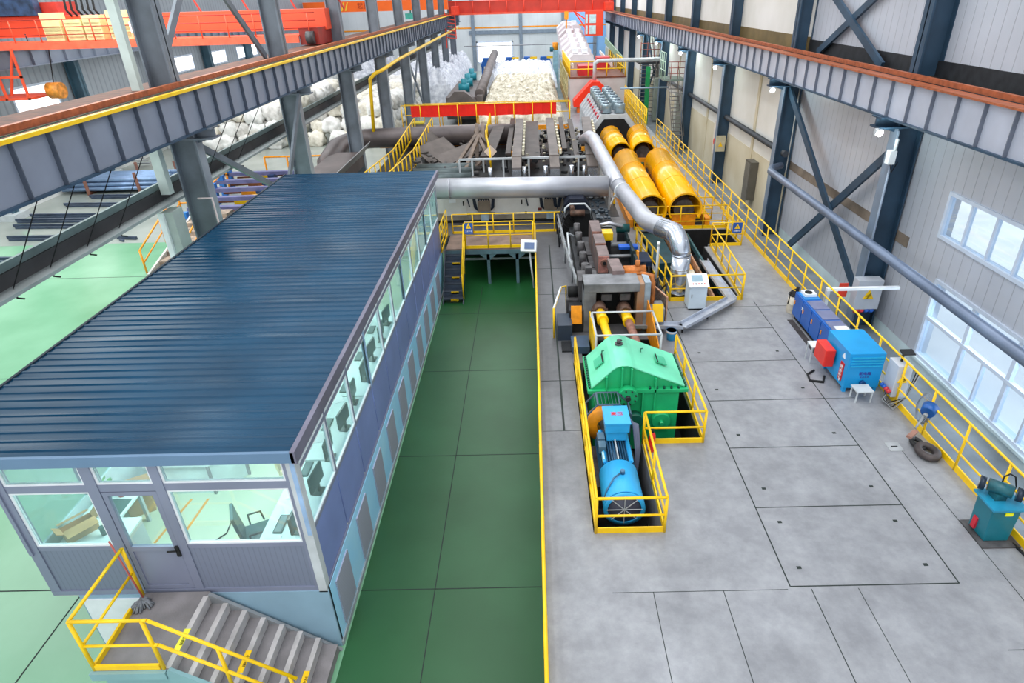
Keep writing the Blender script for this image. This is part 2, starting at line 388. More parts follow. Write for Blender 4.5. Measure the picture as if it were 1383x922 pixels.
# --- far wall
YF=108
M_fw=mat_ribs('pale_far_wall_cladding',(205,212,215),'X',1.2,.04,.9,.6,0)
mb=MB(); mb.box(-31,YF,-.1,-8.2,YF+.3,14); mb.box(-2.7,YF,-.1,4.9,YF+.3,14); mb.box(-8.2,YF,4.1,-2.7,YF+.3,14); mb.box(-8.2,YF,-.1,-2.7,YF+.3,1.2)
mb.mi=1; mb.box(4.9,YF-.02,-.1,XW,YF+.3,14)
mb.mi=2; mb.box(-31,YF-.03,6.0,XW,YF,6.2)
mb.mi=3
for x in (-8.9,4.9,-1.6,9.8): mb.box(x,YF-.3,-.1,x+.5,YF-.02,14)
mb.box(-9.3,YF-.2,5.2,4.9,YF-.02,5.7)
struct('wall_back',mb,[M_fw,mat('sky_blue_lit_cladding',(140,190,240),.6,0,.08,.3),YD,mat('slate_far_steel',(120,135,150),.6)])
mb=MB(); mb.box(-8.3,YF-.1,1.2,-8.1,YF+.1,4.2); mb.box(-2.8,YF-.1,1.2,-2.6,YF+.1,4.2); mb.box(-8.3,YF-.1,4.0,-2.6,YF+.1,4.2); mb.box(-8.3,YF-.1,1.1,-2.6,YF+.1,1.3); mb.box(-8.1,YF-.06,2.3,-2.8,YF,2.4)
for i in range(9): mb.box(-8.1+i*.6,YF-.05,1.3,-8.04+i*.6,YF,2.4)
o=struct('window_3',mb,M_fr)
M_bright=mat('sunlit_window_glow',(255,255,255),.5,emit=1.6)
b=MB(); b.box(-8.1,YF+.02,1.3,-2.8,YF+.04,4.0); b.build('pane',M_bright,o)
# --- far-left aisle wall (-30.3)
XL=-30.3
M_lw=mat_ribs('grey_left_cladding',(158,166,174),'Y',.55,.25,.72,.5,.15)
M_lww=mat('white_left_dado',(222,224,222),.6,0,.05,.5)
mb=MB(); mb.mi=0; mb.box(XL-.3,20,3.4,XL,39.2,7.6)
mb.box(XL-.3,47.5,3.4,XL,110,7.6); mb.box(XL-.3,20,7.6,XL,110,14) ; mb.box(XL-.3,39.2,6.5,XL,43.2,7.6); mb.box(XL-.3,39.2,3.4,XL,43.2,5.0); mb.box(XL-.3,43.2,3.4,XL,47.5,7.6)
mb.mi=1; mb.box(XL-.3,20,-.1,XL,110,3.4)
struct('wall_left',mb,[M_lw,M_lww])
mb=MB()
ringframe(mb,'x',XL-.1,XL+.05,39.2,43.2,5.0,6.5,.13)
o=struct('window_4',mb,M_fr)
b=MB(); b.box(XL-.05,39.3,5.1,XL-.03,43.1,6.4); b.build('pane',M_bright,o)
for i,(ya,yb,za,zb) in enumerate(((58.5,62,5.3,6.6),(64.5,69,5.3,6.5),(71.6,77,5.3,6.5))):
    mb=MB(); ringframe(mb,'x',XL,XL+.06,ya,yb,za,zb,.12)
    o=struct('window_%d'%(5+i),mb,M_fr); b=MB(); b.box(XL+.01,ya+.1,za+.1,XL+.03,yb-.1,zb-.1); b.build('pane',M_bright,o)
# ================================================================== STEEL FRAME
BAY=9.6; Y0=19.9
def hcol(mb,x,y,z0,z1,w,d,t=.05):
    """H section: flanges face across the hall (x), web between"""
    mb.box(x-w/2,y-d/2,z0,x-w/2+t,y+d/2,z1); mb.box(x+w/2-t,y-d/2,z0,x+w/2,y+d/2,z1); mb.box(x-w/2,y-t/2,z0,x+w/2,y+t/2,z1)
side={'left':(-10.6,STL,7.3,-1),'right':(11.42,STB,7.1,1)}
for sd,(x,mt,zb,sg) in side.items():
    for i in range(9):
        y=Y0+BAY*i
        if sd=='left' and i==0: nm='slate column beside the blue cabin roof, nearest on the left row'
        elif sd=='right' and i==0: nm='blue-grey column next to the white windows, nearest on the right row'
        else: nm='%s %s column, %s from the camera in the %s row'%('slate' if sd=='left' else 'dark blue-grey','steel',ORD[i],sd)
        t=thing('steel_column',nm,'column',(x,y,0),group='%s row of crane columns'%sd)
        w=.8 if sd=='left' else .76
        b=MB(); hcol(b,x,y,0,zb-.28,w,.42)
        if sd=='right': b.mi=1; b.box(x-w/2-.012,y-.21,0,x-w/2-.002,y+.21,zb-.36)
        else: b.mi=1; b.box(x+w/2+.002,y-.21,0,x+w/2+.012,y+.21,zb-.36)
        b.build('lower_shaft',[mt,mat('lit_inner_flange_%s'%sd,(120,136,156) if sd=='right' else (150,158,166),.45,.1,.1,1)],t)  # inner flange face coloured lighter, as the side lit from the hall
        b=MB(); hcol(b,x+sg*.12*1 if sd=='left' else x+.1,y,zb+1.1,13.5,.72,.45)
        b.build('upper_shaft',mt,t)
        b=MB(); xi=x-sg*(w/2); xg=-9.62 if sd=='left' else 10.4
        b.box(min(xg,x+sg*w/2),y-.3,zb-.34,max(xg,x+sg*w/2),y+.3,zb-.29)
        b.prism([(xg,zb-.3),(xg,zb-.02),(x+sg*w/2,zb-.02),(x+sg*w/2,zb-.7)],'y',y-.03,y+.03)
        b.box(min(xg,x),y-.3,zb-.05,max(xg,x),y+.3,zb-.01)
        b.box(x-sg*w/2-.02,y-.2,zb-.3,x-sg*w/2+.02,y+.2,zb-.05)
        b.build('bracket',mt,t)
# crane girders
def girder(sd,xi,z0,z1,mt,y1):
    sg=-1 if sd=='left' else 1
    t=thing('crane_girder','%s grey ribbed crane runway girder along the %s side'%('slate' if sd=='left' else 'pale',sd),'girder',(xi,3,z0))
    xw=xi+sg*.1
    b=MB(); b.box(xw,3,z0,xw+sg*.03,y1,z1); b.build('web',mt,t)
    b=MB(); b.box(xi,3,z0-.03,xi+sg*.5,y1,z0+.02); b.build('bottom_flange',STB,t)
    b=MB()
    if sd=='left': b.box(xi+.02,3,z1,xi-2.2,y1,z1+.04)
    else: b.box(xi-.04,3,z1,xi+.35,y1,z1+.05); b.mi=1; b.box(xi+.35,3,z1-.06,XW-.13,y1,z1)
    b.build('top_flange',[RUST,DARK] if sd=='left' else [RAIL,DARK],t)
    b=MB(); r=xi+sg*.55; b.box(r-.06,3,z1+.04,r+.06,y1,z1+.17); b.build('rail',RAIL,t)
    if sd=='left':
        b=MB(); b.box(xi+.05,3,z1-.02,xi-.07,y1,z1+.06); b.build('edge_strip',Y_,t)
        b=MB(); b.box(xi-.28,3,z1+.04,xi-.3,y1,z1+.055); b.build('wire',mat('green_wire',(20,90,70),.5),t)
    n=int((y1-5)/1.07); st=MB(); st.box(0,-.012,0,sg*.1,.012,z1-z0); me=st.mesh('stiffener',mat('stiffener_%s_edge'%sd,(112,118,132) if sd=='right' else (84,92,106),.5,.1,.1,2))
    for i in range(min(n,98)):
        o=bpy.data.objects.new('stiffener',me); COL.objects.link(o); o.parent=t; o.location=(0,2+i*1.07-(.36 if sd=='left' else .3),0)
    return t
girder('left',-9.7,7.3,8.42,GRD,100)
girder('right',10.5,7.1,8.12,GRR,100)
# braces right wall
def brace(pts,w,label,mt=STB,name='cross_brace',grp=None,up=(1,0,0)):
    t=thing(name,label,'brace',pts[0][0],grp)
    for a,b_ in pts: b=MB(); b.bar(a,b_,w,.1,up); b.build('strut',mt,t)
    return t
brace([((11.3,29.5,6.7),(11.3,19.6,.6)),((11.42,20.4,5.95),(11.42,26.9,.4))],.3,'dark blue X brace between the two nearest right wall columns, below the girder')
brace([((11.6,29.9,11.35),(11.6,22.6,8.2)),((11.68,21.2,11.7),(11.68,28.1,8.2))],.26,'dark X brace above the right crane girder between upper columns')
# left brace pair near col0 -> second column
brace([((-10.9,20.2,7.0),(-10.9,29.1,2.4))],.22,'slate diagonal brace running down from the nearest left column',STL,'diagonal_brace')
brace([((-9.98,29.0,7.0),(-10.5,25.3,2.0))],.26,'slate diagonal brace leaning against the second left column',STL,'diagonal_brace')
brace([((-11.1,20.2,8.5),(-11.1,24.6,12.2))],.26,'brown slate diagonal strut rising beyond the nearest left upper column',STL,'upper_brace')
brace([((-11.15,29.2,8.5),(-11.15,24.6,12.2))],.26,'slate diagonal strut falling to the second left upper column',STL,'upper_brace')
brace([((-10.7,58.5,7.1),(-10.7,67.6,.3)),((-10.7,67.6,7.1),(-10.7,58.5,.3))],.28,'slate X brace far down the left column row',STL)
brace([((11.4,58.5,6.9),(11.4,67.6,1)),((11.4,67.6,6.9),(11.4,58.5,1))],.28,'dark X brace far down the right column row',STB)
# long tie beams along the left columns
t=thing('gutter_beam','long grey trough beam running behind the left columns','beam',(-11.3,3,5.3))
b=MB(); b.box(-11.5,3,5.62,-11.42,105,5.8); b.build('top_lip',mat('verdigris_grey',(110,128,128),.5,.2,.15,1),t)
b=MB(); b.box(-11.42,3,5.3,-11.36,105,5.62); b.build('web',mat('dark_trough_web',(58,58,60),.6,.1,.2,1),t)
b=MB(); b.box(-11.42,3,5.22,-11.0,105,5.3); b.build('lower_flange',mat('pale_trough_flange',(150,158,160),.5,.1,.1,1),t)
# right wall pipes
b=MB(); b.tube([(11.3,29.0,3.45),(10.75,28.6,3.45),(10.5,28.0,3.45),(10.5,3,3.45)],.15,14)
tag(b.build('wall_pipe',mat('blue_grey_pipe',(112,126,150),.35,.3,.1,1)),'thick blue-grey pipe running in front of the right wall windows','pipe')
b=MB(); b.tube([(11.5,29.2,3.9),(11.5,60,3.9)],.14,10)
tag(b.build('wall_pipe',mat('dark_pipe',(70,74,80),.5,.3,.1,1)),'dark pipe fixed along the white plaster part of right wall','pipe')
# ================================================================== CONTROL CABIN
def fence(label,pts,z0=P,h=1.0,sp=1.2,rails=(1,.55),r=.022,kick=.14,m=Y_,name='guard_rail',group=None,zs=None,posts=True,cat='railing',rpost=None,closed_kick=True):
    """railing following plan points; zs gives a base level per point for sloping runs"""
    t=thing(name,label,cat,(pts[0][0],pts[0][1],z0 if zs is None else zs[0]),group)
    Q=[Vector((p[0],p[1],z0 if zs is None else zs[i])) for i,p in enumerate(pts)]
    up=Vector((0,0,h))
    for k,f in enumerate(rails):
        b=MB()
        for a,c in zip(Q,Q[1:]): b.cyl(a+up*f,c+up*f,r*(1 if f==1 else .85),seg=8)
        b.build('top_rail' if f==1 else 'mid_rail',m,t)
    done=set()
    for a,c in zip(Q,Q[1:]):
        L=(c-a).length; n=max(1,round(L/sp))
        for i in range(n+1):
            p=a.lerp(c,i/n); key=(round(p.x,2),round(p.y,2))
            if key in done: continue
            done.add(key); b=MB(); b.cyl(p,p+up,rpost or r*1.1,seg=8); b.build('post',m,t)
    if kick:
        b=MB()
        for a,c in zip(Q,Q[1:]): b.bar(a+Vector((0,0,kick/2)),c+Vector((0,0,kick/2)),.03,kick)
        b.build('kick_plate',m,t)
    return t
CFR=mat('lavender_grey_frame',(128,134,156),.4,.1,.05,1)
CPN=mat_ribs('lavender_grey_front_panel',(118,126,146),'X',.09,.2,.85,.5,.1,.04,.3)
CPR=mat('slate_blue_side_panel',(124,140,194),.45,.1,.06,.8)
CBS=mat('sky_blue_base_paint',(150,216,255),.5,0,.05,.8,rgb2=(176,228,255))
CBF=mat('grey_blue_base_paint',(136,168,188),.5,0,.08,.8)
CVT=mat_ribs('grey_vent_louvre',(178,180,200),'Z',.05,.3,.7,.5,.2,.05,.6)
CGL=mat_glass('cabin_window_glass',(232,246,246),.86,.02)
def roof_mat():
    m=mat('deep_blue_roof_sheet',(0,52,80),.42,.0,.12,.6,spec=.22,rgb2=(0,66,98)); nt=m.node_tree; n=nt.nodes; L=nt.links; b=n['Principled BSDF']
    tc=n.new('ShaderNodeTexCoord'); mp=n.new('ShaderNodeMapping'); mp.inputs['Scale'].default_value=(.12,3,1); L.new(tc.outputs['Object'],mp.inputs[0])
    nz=n.new('ShaderNodeTexNoise'); nz.inputs['Scale'].default_value=1.2; nz.inputs['Detail'].default_value=5; L.new(mp.outputs[0],nz.inputs[0])
    r=n.new('ShaderNodeMapRange'); r.inputs[1].default_value=.3; r.inputs[2].default_value=.7; r.inputs[3].default_value=.22; r.inputs[4].default_value=.5
    L.new(nz.outputs[0],r.inputs[0]); L.new(r.outputs[0],b.inputs['Roughness'])
    return m
CRF=roof_mat()
X0,X1,YA,YB=-8.62,-3.8,7.65,24.3
cab=thing('control_cabin','long control cabin with deep blue corrugated roof and lavender grey glazed walls','building',(X1,YA,0))
b=MB(); b.box(X0+.5,YA+.05,0,X1-.02,YB,1.46); b.build('base_core',CBF,cab)
b=MB()
b.box(X1-.02,YA,.12,X1+.04,YB,1.5); b.build('side_base',CBS,cab)
b=MB(); b.box(X1-.02,YA-.03,0,X1+.07,YB,.12); b.build('kerb',mat('pale_kerb',(150,160,165),.7),cab)
b=MB(); b.box(X0+.45,YA-.04,0,X1+.04,YA+.05,1.5); b.build('front_base',CBF,cab)
b=MB(); b.box(X0+.5,YA-.07,.25,-7.1,YA-.04,1.42); d=b.build('base_door',WHT,cab)
b=MB(); b.box(-7.35,YA-.1,1.0,-7.27,YA-.07,1.15); b.build('handle',DARK,d)
vm=MB(); vm.box(-.012,0,0,.02,.78,1.12); vme=vm.mesh('vent',CVT)
for i in range(10):
    o=bpy.data.objects.new('vent',vme); COL.objects.link(o); o.parent=cab; o.location=Vector((X1+.045,7.95+i*1.56,.2))-org(cab)
b=MB(); b.box(X0,YA,1.46,X1,YB,1.56); b.build('floor_slab',mat('pale_beige_vinyl_floor',(196,206,184),.4,0,.04,.8),cab)
# front wall
def panel(x0,x1,z0,z1,m,name='wall_panel',y=YA,th=.06): b=MB(); e=.004 if name=='front_rail' else 0; b.box(x0,y+e,z0,x1-.13 if x1==X1 else x1,y+th,z1); return b.build(name,m,cab)
for (a,c) in ((X0-.01,-8.46),(-7.16,-6.98),(-6.08,-5.93),(-3.98,X1-.11)):
    b=MB(); b.box(a,YA-.02,1.5,c,YA+.12,4.46); b.build('front_post',CFR,cab)
panel(X0,X1,3.84,3.98,CFR,'front_rail',YA-.01,.1); panel(X0,X1,1.5,1.6,CFR,'sill_rail',YA-.025,.1)
panel(X0,-7.1,2.57,2.65,CFR,'front_rail',YA-.01,.1); panel(-5.98,X1,2.57,2.65,CFR,'front_rail',YA-.01,.1)
panel(-8.46,-7.16,1.6,2.58,CPN); panel(-5.93,-3.98,1.6,2.58,CPN)
def pane(x0,x1,z0,z1,nm='window'):
    b=MB(); f=.035
    ringframe(b,'y',YA+.002,YA+.06,x0,x1,z0,z1,f)
    w_=b.build(nm,WHT,cab); g=MB(); g.box(x0+f,YA+.025,z0+f,x1-f,YA+.033,z1-f); g.build('pane',CGL,w_)
for a,c in ((-8.46,-7.16),(-5.93,-3.98)): pane(a,c,2.65,3.84)
for a,c in ((-8.46,-7.16),(-6.98,-6.08),(-5.93,-3.98)): pane(a,c,3.98,4.44)
b=MB(); y=YA-.01
ringframe(b,'y',y,y+.07,-6.97,-6.09,1.61,3.83,.08); b.box(-6.89,y,2.52,-6.17,y+.07,2.62)
b.box(-6.9,y+.02,1.7,-6.16,y+.05,2.52)
d=b.build('door',CFR,cab)
g=MB(); g.box(-6.9,y+.03,2.62,-6.16,y+.04,3.76); g.build('door_pane',CGL,d)
g=MB(); g.box(-6.14,y-.04,2.42,-6.08,y,2.64); g.cyl((-6.11,y-.05,2.56),(-6.27,y-.06,2.56),.016,seg=8); g.build('door_handle',BLK,d)
# right wall
JY=[YA+1.5*i for i in range(12)]; JY[-1]=YB
b=MB(); b.box(X1-.12,YA-.04,1.47,X1+.03,YA+.12,4.45); b.build('corner_post',LGR,cab)
for i,y in enumerate(JY):
    th=.05 if i%3 else .1
    b=MB(); b.box(X1-.05,y-th/2,2.85,X1+.02,y+th/2,4.46)
    b.build('side_post',CFR if i%3 else mat('pale_blue_post',(150,180,215),.4),cab)
for a,c in ((4.1,4.18),(2.82,2.9),(4.42,4.48)):
    b=MB(); b.box(X1-.06,YA,a,X1+.015,YB,c); b.build('side_rail',CFR,cab)
for i in range(11):
    y0,y1=JY[i]+.03,JY[i+1]-.02
    b=MB(); b.box(X1-.04,y0,1.52,X1,y1,2.82); b.build('side_panel',CPR,cab)
    for z0,z1 in ((2.9,4.1),(4.18,4.42)):
        b=MB(); f=.03
        ringframe(b,'x',X1-.04,X1+.01,y0,y1,z0,z1,f)
        w_=b.build('side_window',WHT,cab); g=MB(); g.box(X1-.02,y0+f,z0+f,X1-.012,y1-f,z1-f); g.build('pane',CGL,w_)
b=MB(); b.box(X1-.01,YA,1.48,X1+.03,YB,1.55); b.build('side_trim',CFR,cab)
# left and back walls
b=MB(); b.box(X0,YA,1.5,X0+.05,YB,2.5); b.box(X0,YB-.05,1.5,X1,YB,4.46); b.box(X0,YA,4.3,X0+.05,YB,4.46); b.build('rear_wall',mat('pale_interior_wall',(205,222,226),.5),cab)
for i in range(12):
    y=JY[i]; b=MB(); b.box(X0,y-.05,2.5,X0+.06,y+.05,4.46); b.build('left_post',CFR,cab)
g=MB(); g.box(X0+.02,YA+.05,2.5,X0+.03,YB-.05,4.3); g.build('left_glazing',CGL,cab)
# roof: real trapezoid corrugation
b=MB(); prof=[]; y=YA-.12; pit=.235; zt=4.66
while y<YB+.2:
    prof+=[(y,zt-.02),(y+.14,zt-.02),(y+.165,zt),(y+.205,zt)]; y+=pit
prof.append((y,zt-.03)); 
poly=prof+[(y,zt-.05),(YA-.12,zt-.05)]
o=0; n=len(prof)
for x in (-9.62,X1+.06):
    for (u,w_) in prof: b.v.append((x,u,w_))
for i in range(n-1): b.face((i,i+1,n+i+1,n+i))
b.box(-9.62,YA-.1,zt-.06,X1+.06,y,zt-.04)
rf=b.build('roof',CRF,cab)
b=MB(); b.box(-9.62,YA-.16,4.46,X1+.1,YA-.1,4.65); b.build('front_fascia',mat('steel_blue_fascia',(96,126,156),.45,.1,.05,1),cab)
b=MB(); b.box(X1+.05,YA-.16,4.44,X1+.13,y,4.67); b.build('side_fascia',mat('grey_purple_gutter',(108,106,124),.5,.1,.1,1),cab)
b=MB(); b.box(-9.66,YA-.16,4.5,-9.6,y,4.67); b.build('edge_trim',mat('dark_roof_edge',(22,40,56),.6),cab)
b=MB(); b.box(X0+.05,YA+.05,4.4,X1-.05,YB-.05,4.44); b.build('ceiling_board',mat('white_ceiling_board',(232,236,236),.7),cab)
b=MB(); b.box(-9.55,YA-.1,4.52,X0,YB,4.56); b.build('eaves_board',MGR,cab)
# cabin interior lights
for i in range(4):
    l=bpy.data.lights.new('cabin_light','AREA'); l.shape='RECTANGLE'; l.size=3; l.size_y=.5; l.energy=95; l.color=(.9,1,.97)
    o=bpy.data.objects.new('cabin_light',l); COL.objects.link(o); o.location=(-6.2,9.3+i*4,4.36)
# ---- cabin furniture
DW=mat('desk_white_top',(222,236,238),.35,0,.03,1); MON=mat('monitor_black',(30,42,50),.3,0,.1,3); SCR=mat('monitor_screen_glass',(40,60,72),.15,0,.1,3)
for i in range(4):
    y0=7.85+i*2.35
    t=thing('desk','white office desk along the glazed side wall of the cabin, %s from front'%ORD[i],'desk',(-4.4,y0,1.56),'desks along the cabin side windows')
    b=MB(); b.box(-4.95,y0,2.28,-3.95,y0+2.3,2.32); b.build('desk_top',DW,t)
    b=MB(); b.box(-4.93,y0+.02,1.56,-4.0,y0+.06,2.28); b.box(-4.93,y0+2.24,1.56,-4.0,y0+2.28,2.28); b.build('side_panel',LGR,t)
    b=MB(); b.box(-4.05,y0+.06,1.7,-4.01,y0+2.24,2.28); b.build('back_panel',LGR,t)
def monitor(x,y,rz,label,w=.56,z=2.32):
    t=thing('computer_monitor',label,'monitor',(x,y,z),'computer monitors on the cabin desks')
    t.rotation_euler.z=rz
    def lb(bx,nm,m,par=t):
        o=bx.build(nm,m); o.parent=par; return o
    b=MB(); b.cbox((0,0,.34),(.04,w,.36)); s_=lb(b,'housing',MON)
    b=MB(); b.cbox((-.023,0,.345),(.006,w-.05,.31)); lb(b,'screen',SCR)
    b=MB(); b.cbox((.02,0,.11),(.03,.07,.16)); b.cbox((0,0,.01),(.18,.24,.02)); lb(b,'stand',MON)
    return t
for i in range(9):
    y=8.25+i*1.0
    monitor(-4.3+.05*(i%2),y,R_(random.uniform(-8,8)),'black computer monitor on the cabin side desks, %s from the front'%ORD[i])
for i in range(6):
    y=8.4+i*1.5
    t=thing('keyboard','dark keyboard on the side desks before the monitors, %s from the front'%ORD[i],'keyboard',(-4.68,y,2.32),'keyboards on the cabin desks')
    b=MB(); b.box(-4.76,y-.22,2.32,-4.6,y+.22,2.345); b.build('keyboard_body',MON,t)
    b=MB(); b.box(-4.74,y-.2,2.345,-4.62,y+.2,2.35); b.build('keys',mat('key_grey',(110,125,130),.5),t)
for i,(x,y) in enumerate(((-4.7,7.98),(-4.72,9.2),(-4.75,10.9),(-4.7,12.4))):
    b=MB(); b.cbox((x,y,2.328),(.21,.3,.012),R_(12*i-10)); tag(b.build('paper_sheet',WHT),'white paper sheets lying on the side desk, %s from the front'%ORD[i],'paper','papers on the desks')
def office_chair(x,y,rz,label,m):
    t=thing('office_chair',label,'chair',(x,y,1.56)); t.rotation_euler.z=rz
    def lb(b,nm,mm): o=b.build(nm,mm,bevel=.015); o.parent=t; return o
    b=MB(); b.cbox((0,0,.46),(.48,.48,.09)); lb(b,'seat',m)
    b=MB(); b.prism([(-.25,.5),(-.3,.85),(-.33,1.12),(-.27,1.12),(-.24,.85),(-.19,.5)],'y',-.24,.24); lb(b,'backrest',m)
    for s in (-1,1):
        b=MB(); b.tube([(-.1,s*.27,.48),(-.1,s*.29,.7),(.12,s*.29,.7),(.15,s*.27,.5)],.018,8); lb(b,'armrest',BLK)
    b=MB(); b.cyl((0,0,.1),(0,0,.42),.03,seg=10); lb(b,'column',MGR)
    for k in range(5):
        a=k*2*math.pi/5; b=MB(); b.bar((0,0,.12),(math.cos(a)*.28,math.sin(a)*.28,.06),.04,.03); b.cyl((math.cos(a)*.28,math.sin(a)*.28-.015,.03),(math.cos(a)*.28,math.sin(a)*.28+.015,.03),.03,seg=8); lb(b,'foot',BLK)
    return t
CHM=mat('dark_teal_leather',(44,84,88),.4,0,.1,3)
office_chair(-5.22,8.5,R_(25),'dark teal high-back office chair at the side desk near the cabin front',CHM)
CWO=mat('cream_chair_fabric',(232,214,170),.6)
for i in range(3): office_chair(-5.2,10.4+i*1.7,R_(10-8*i),'cream office chair at the side desk, %s behind the dark teal chair'%['first','second','third'][i],CWO)
# left front desk with box, plant, cup
t=thing('desk','pale green-white desk just inside the cabin front window, left of door','desk',(-7.8,8.3,1.56))
b=MB(); b.box(-8.5,7.85,2.28,-7.35,8.66,2.32); b.build('desk_top',DW,t)
b=MB(); b.box(-8.48,7.87,1.56,-8.44,8.64,2.28); b.box(-7.4,7.87,1.56,-7.36,8.64,2.28); b.build('side_panel',LGR,t)
t=thing('desk','small white desk behind the front desk, with dark mat and plant','desk',(-8.2,10,1.56))
b=MB(); b.box(-8.5,8.68,2.28,-7.75,9.4,2.32); b.build('desk_top',DW,t); b=MB(); b.box(-8.48,8.7,1.56,-8.44,9.38,2.28); b.box(-7.84,9.32,1.56,-7.78,9.38,2.28); b.box(-7.84,8.7,1.56,-7.78,8.76,2.28); b.build('desk_frame',LGR,t)
b=MB(); b.box(-8.35,8.7,2.32,-7.8,9.15,2.327); tag(b.build('desk_mat',mat('dark_teal_mat',(52,90,92),.5)),'dark teal mat on the left desk beside the plant','mat')
CARD=mat('cardboard',(206,160,108),.8,0,.08,3)
def carton(x,y,z,rz,d,label):
    t=thing('cardboard_box',label,'box',(x,y,z)); t.rotation_euler.z=rz; w_,l_,h_=d
    b=MB()
    for s in (-1,1): b.cbox((s*w_/2,0,h_/2),(.012,l_,h_)); b.cbox((0,s*l_/2,h_/2),(w_,.012,h_))
    b.cbox((0,0,.006),(w_,l_,.012)); o=b.build('carton_body',CARD); o.parent=t
    for s in (-1,1):
        b=MB(); b.cbox((s*(w_/2+.07),0,h_+.03),(.17,l_,.01),ry=s*R_(25)); o=b.build('flap',CARD); o.parent=t
        b=MB(); b.cbox((0,s*(l_/2+.05),h_+.04),(w_,.13,.01),rx=-s*R_(-40)); o=b.build('flap',CARD); o.parent=t
    return t
carton(-8.24,8.3,2.32,R_(-38),(.26,.5,.22),'open brown cardboard box on the desk behind the left front window')
carton(-8.15,9.75,1.56,R_(30),(.45,.5,.45),'closed brown carton on the cabin floor behind the door')
b=MB(); b.cyl((-7.8,8.25,2.32),(-7.8,8.25,2.5),.045,seg=14); tag(b.build('cup',CHM),'dark green flask standing on the front desk','flask')
t=thing('potted_plant','small leafy plant in a white pot on the left desk','plant',(-8.0,9.15,2.32))
b=MB(); b.lathe([(.05,0),(.07,.13),(.075,.14)],(-8.32,9.24,2.33),14); b.build('pot',WHT,t)
b=MB(); random.seed(3)
for k in range(34):
    a=random.random()*6.28; r=random.uniform(.03,.17); h=random.uniform(.14,.36); c=Vector((-8.32+math.cos(a)*r,9.24+math.sin(a)*r,2.33+h)); d=Vector((math.cos(a),math.sin(a),.3))*.06; s_=Vector((-math.sin(a),math.cos(a),0))*.028
    b.quad(c-d,c+s_,c+d,c-s_)
b.build('foliage',mat('leaf_green',(90,170,80),.5,0,.2,8),t)
b=MB(); b.cyl((-8.05,9.27,2.32),(-8.05,9.27,2.46),.075,seg=14); tag(b.build('red_tin',mat('pinkish_red_tin',(214,70,84),.4)),'round red tin beside the plant on the left desk','tin')
# white console desk in the cabin middle, floor stripes
t=thing('console_desk','angled white console desk with dark edges in the cabin centre','desk',(-6.6,12.2,1.56))
b=MB(); b.prism([(-8.05,10.12),(-6.8,10.12),(-6.35,10.7),(-6.7,11.4),(-8.05,11.4)],'z',1.56,2.3); b.build('carcass',mat('pale_cyan_panel',(216,232,234),.4),t)
b=MB(); b.prism([(-8.1,10.07),(-6.77,10.07),(-6.3,10.7),(-6.67,11.45),(-8.1,11.45)],'z',2.3,2.35); b.build('worktop',DW,t)
for pts in (((-6.8,10.1,1.56),(-6.8,10.1,2.3)),((-6.33,10.7,1.56),(-6.33,10.7,2.3))): b=MB(); b.bar(*pts,.05); b.build('edge_strip',MGR,t)
b=MB(); b.box(-7.7,10.25,2.35,-7.35,10.6,2.37); tag(b.build('blue_folder',LBL),'blue folder lying on the white console desk','folder')
b=MB()
b.bar((-7.4,8.75,1.563),(-7.25,9.95,1.563),.05,.005); b.bar((-7.0,7.8,1.563),(-6.9,9.95,1.563),.05,.005)
tag(b.build('floor_marking',YD,),'orange tape lines on the cabin floor behind the door','marking')
b=MB(); b.tube([(-6.9,8.8,1.575),(-6.6,8.65,1.575),(-6.3,8.7,1.575),(-6.1,8.95,1.575),(-6.15,9.4,1.575)],.012,6)
tag(b.build('cable',BLK),'black cable looping over the cabin floor by the door','cable')
t=thing('storage_cabinet','tall pale blue cabinet standing against the left cabin wall','cabinet',(-8.3,12.5,1.56))
b=MB(); b.box(-8.5,12.0,1.56,-8.0,13.6,3.4); b.build('carcass',mat('pale_blue_cabinet',(170,196,214),.4),t)
for y in (12.02,12.82): b=MB(); b.box(-8.0,y,1.6,-7.98,y+.76,3.36); b.build('cabinet_door',mat('pale_blue_cabinet2',(190,212,226),.4),t)
# ---- landing and stairs (front)
CON=mat('grey_stair_concrete',(126,122,124),.75,0,.12,2,.3,40); CONL=mat('worn_nosing_concrete',(182,178,178),.75,0,.12,3,.3,30)
LE=mat('pale_teal_edge',(132,170,176),.6,0,.08,1)
st=thing('entrance_stairs','grey concrete steps and landing at the cabin front door','stairs',(-5.8,6.9,0))
b=MB(); b.box(-7.0,6.14,1.46,-5.82,7.6,1.56); b.build('landing',CON,st)
b=MB(); b.box(-6.95,6.2,0,-5.85,7.55,1.46); b.build('landing_block',LE,st)
b=MB(); b.box(-7.04,6.08,1.4,-5.86,6.14,1.55); b.build('landing_edge',LE,st)
n=7; rise=P/8; run=.29
for i in range(n):
    x0=-5.82+i*run; z=P-rise*(i+1)
    b=MB(); b.box(x0,6.16,max(0,z-.25),x0+run,7.5,z); b.build('tread',CON,st)
    b=MB(); b.box(x0-.075,6.16,z+.01,x0+.014,7.5,z+rise+.006); b.build('nosing',CONL,st)
    if i in (0,3,6):
        mx=(x0-.012,6.75,z+rise+.01)
        b=MB(); b.box(x0-.085,6.45,z+rise+.008,x0+.016,6.85,z+rise+.012); q=b.build('step_label',Y_ if i else mat('pale_yellow_label',(250,236,60),.5),st)
        text('小心台阶',.055,BLK,q,TM((x0-.015,6.65,z+rise+.014),(0,-1,0),(1,0,0)))
for yy in (7.5,6.1):
    b=MB(); b.prism([(-5.85,P-.02),(-5.8,P+.03),(-3.78,.05),(-3.74,0),(-4.05,0),(-5.85,P-.35)],'y',yy,yy+.06); b.build('stringer',MGR if yy>7 else LE,st)
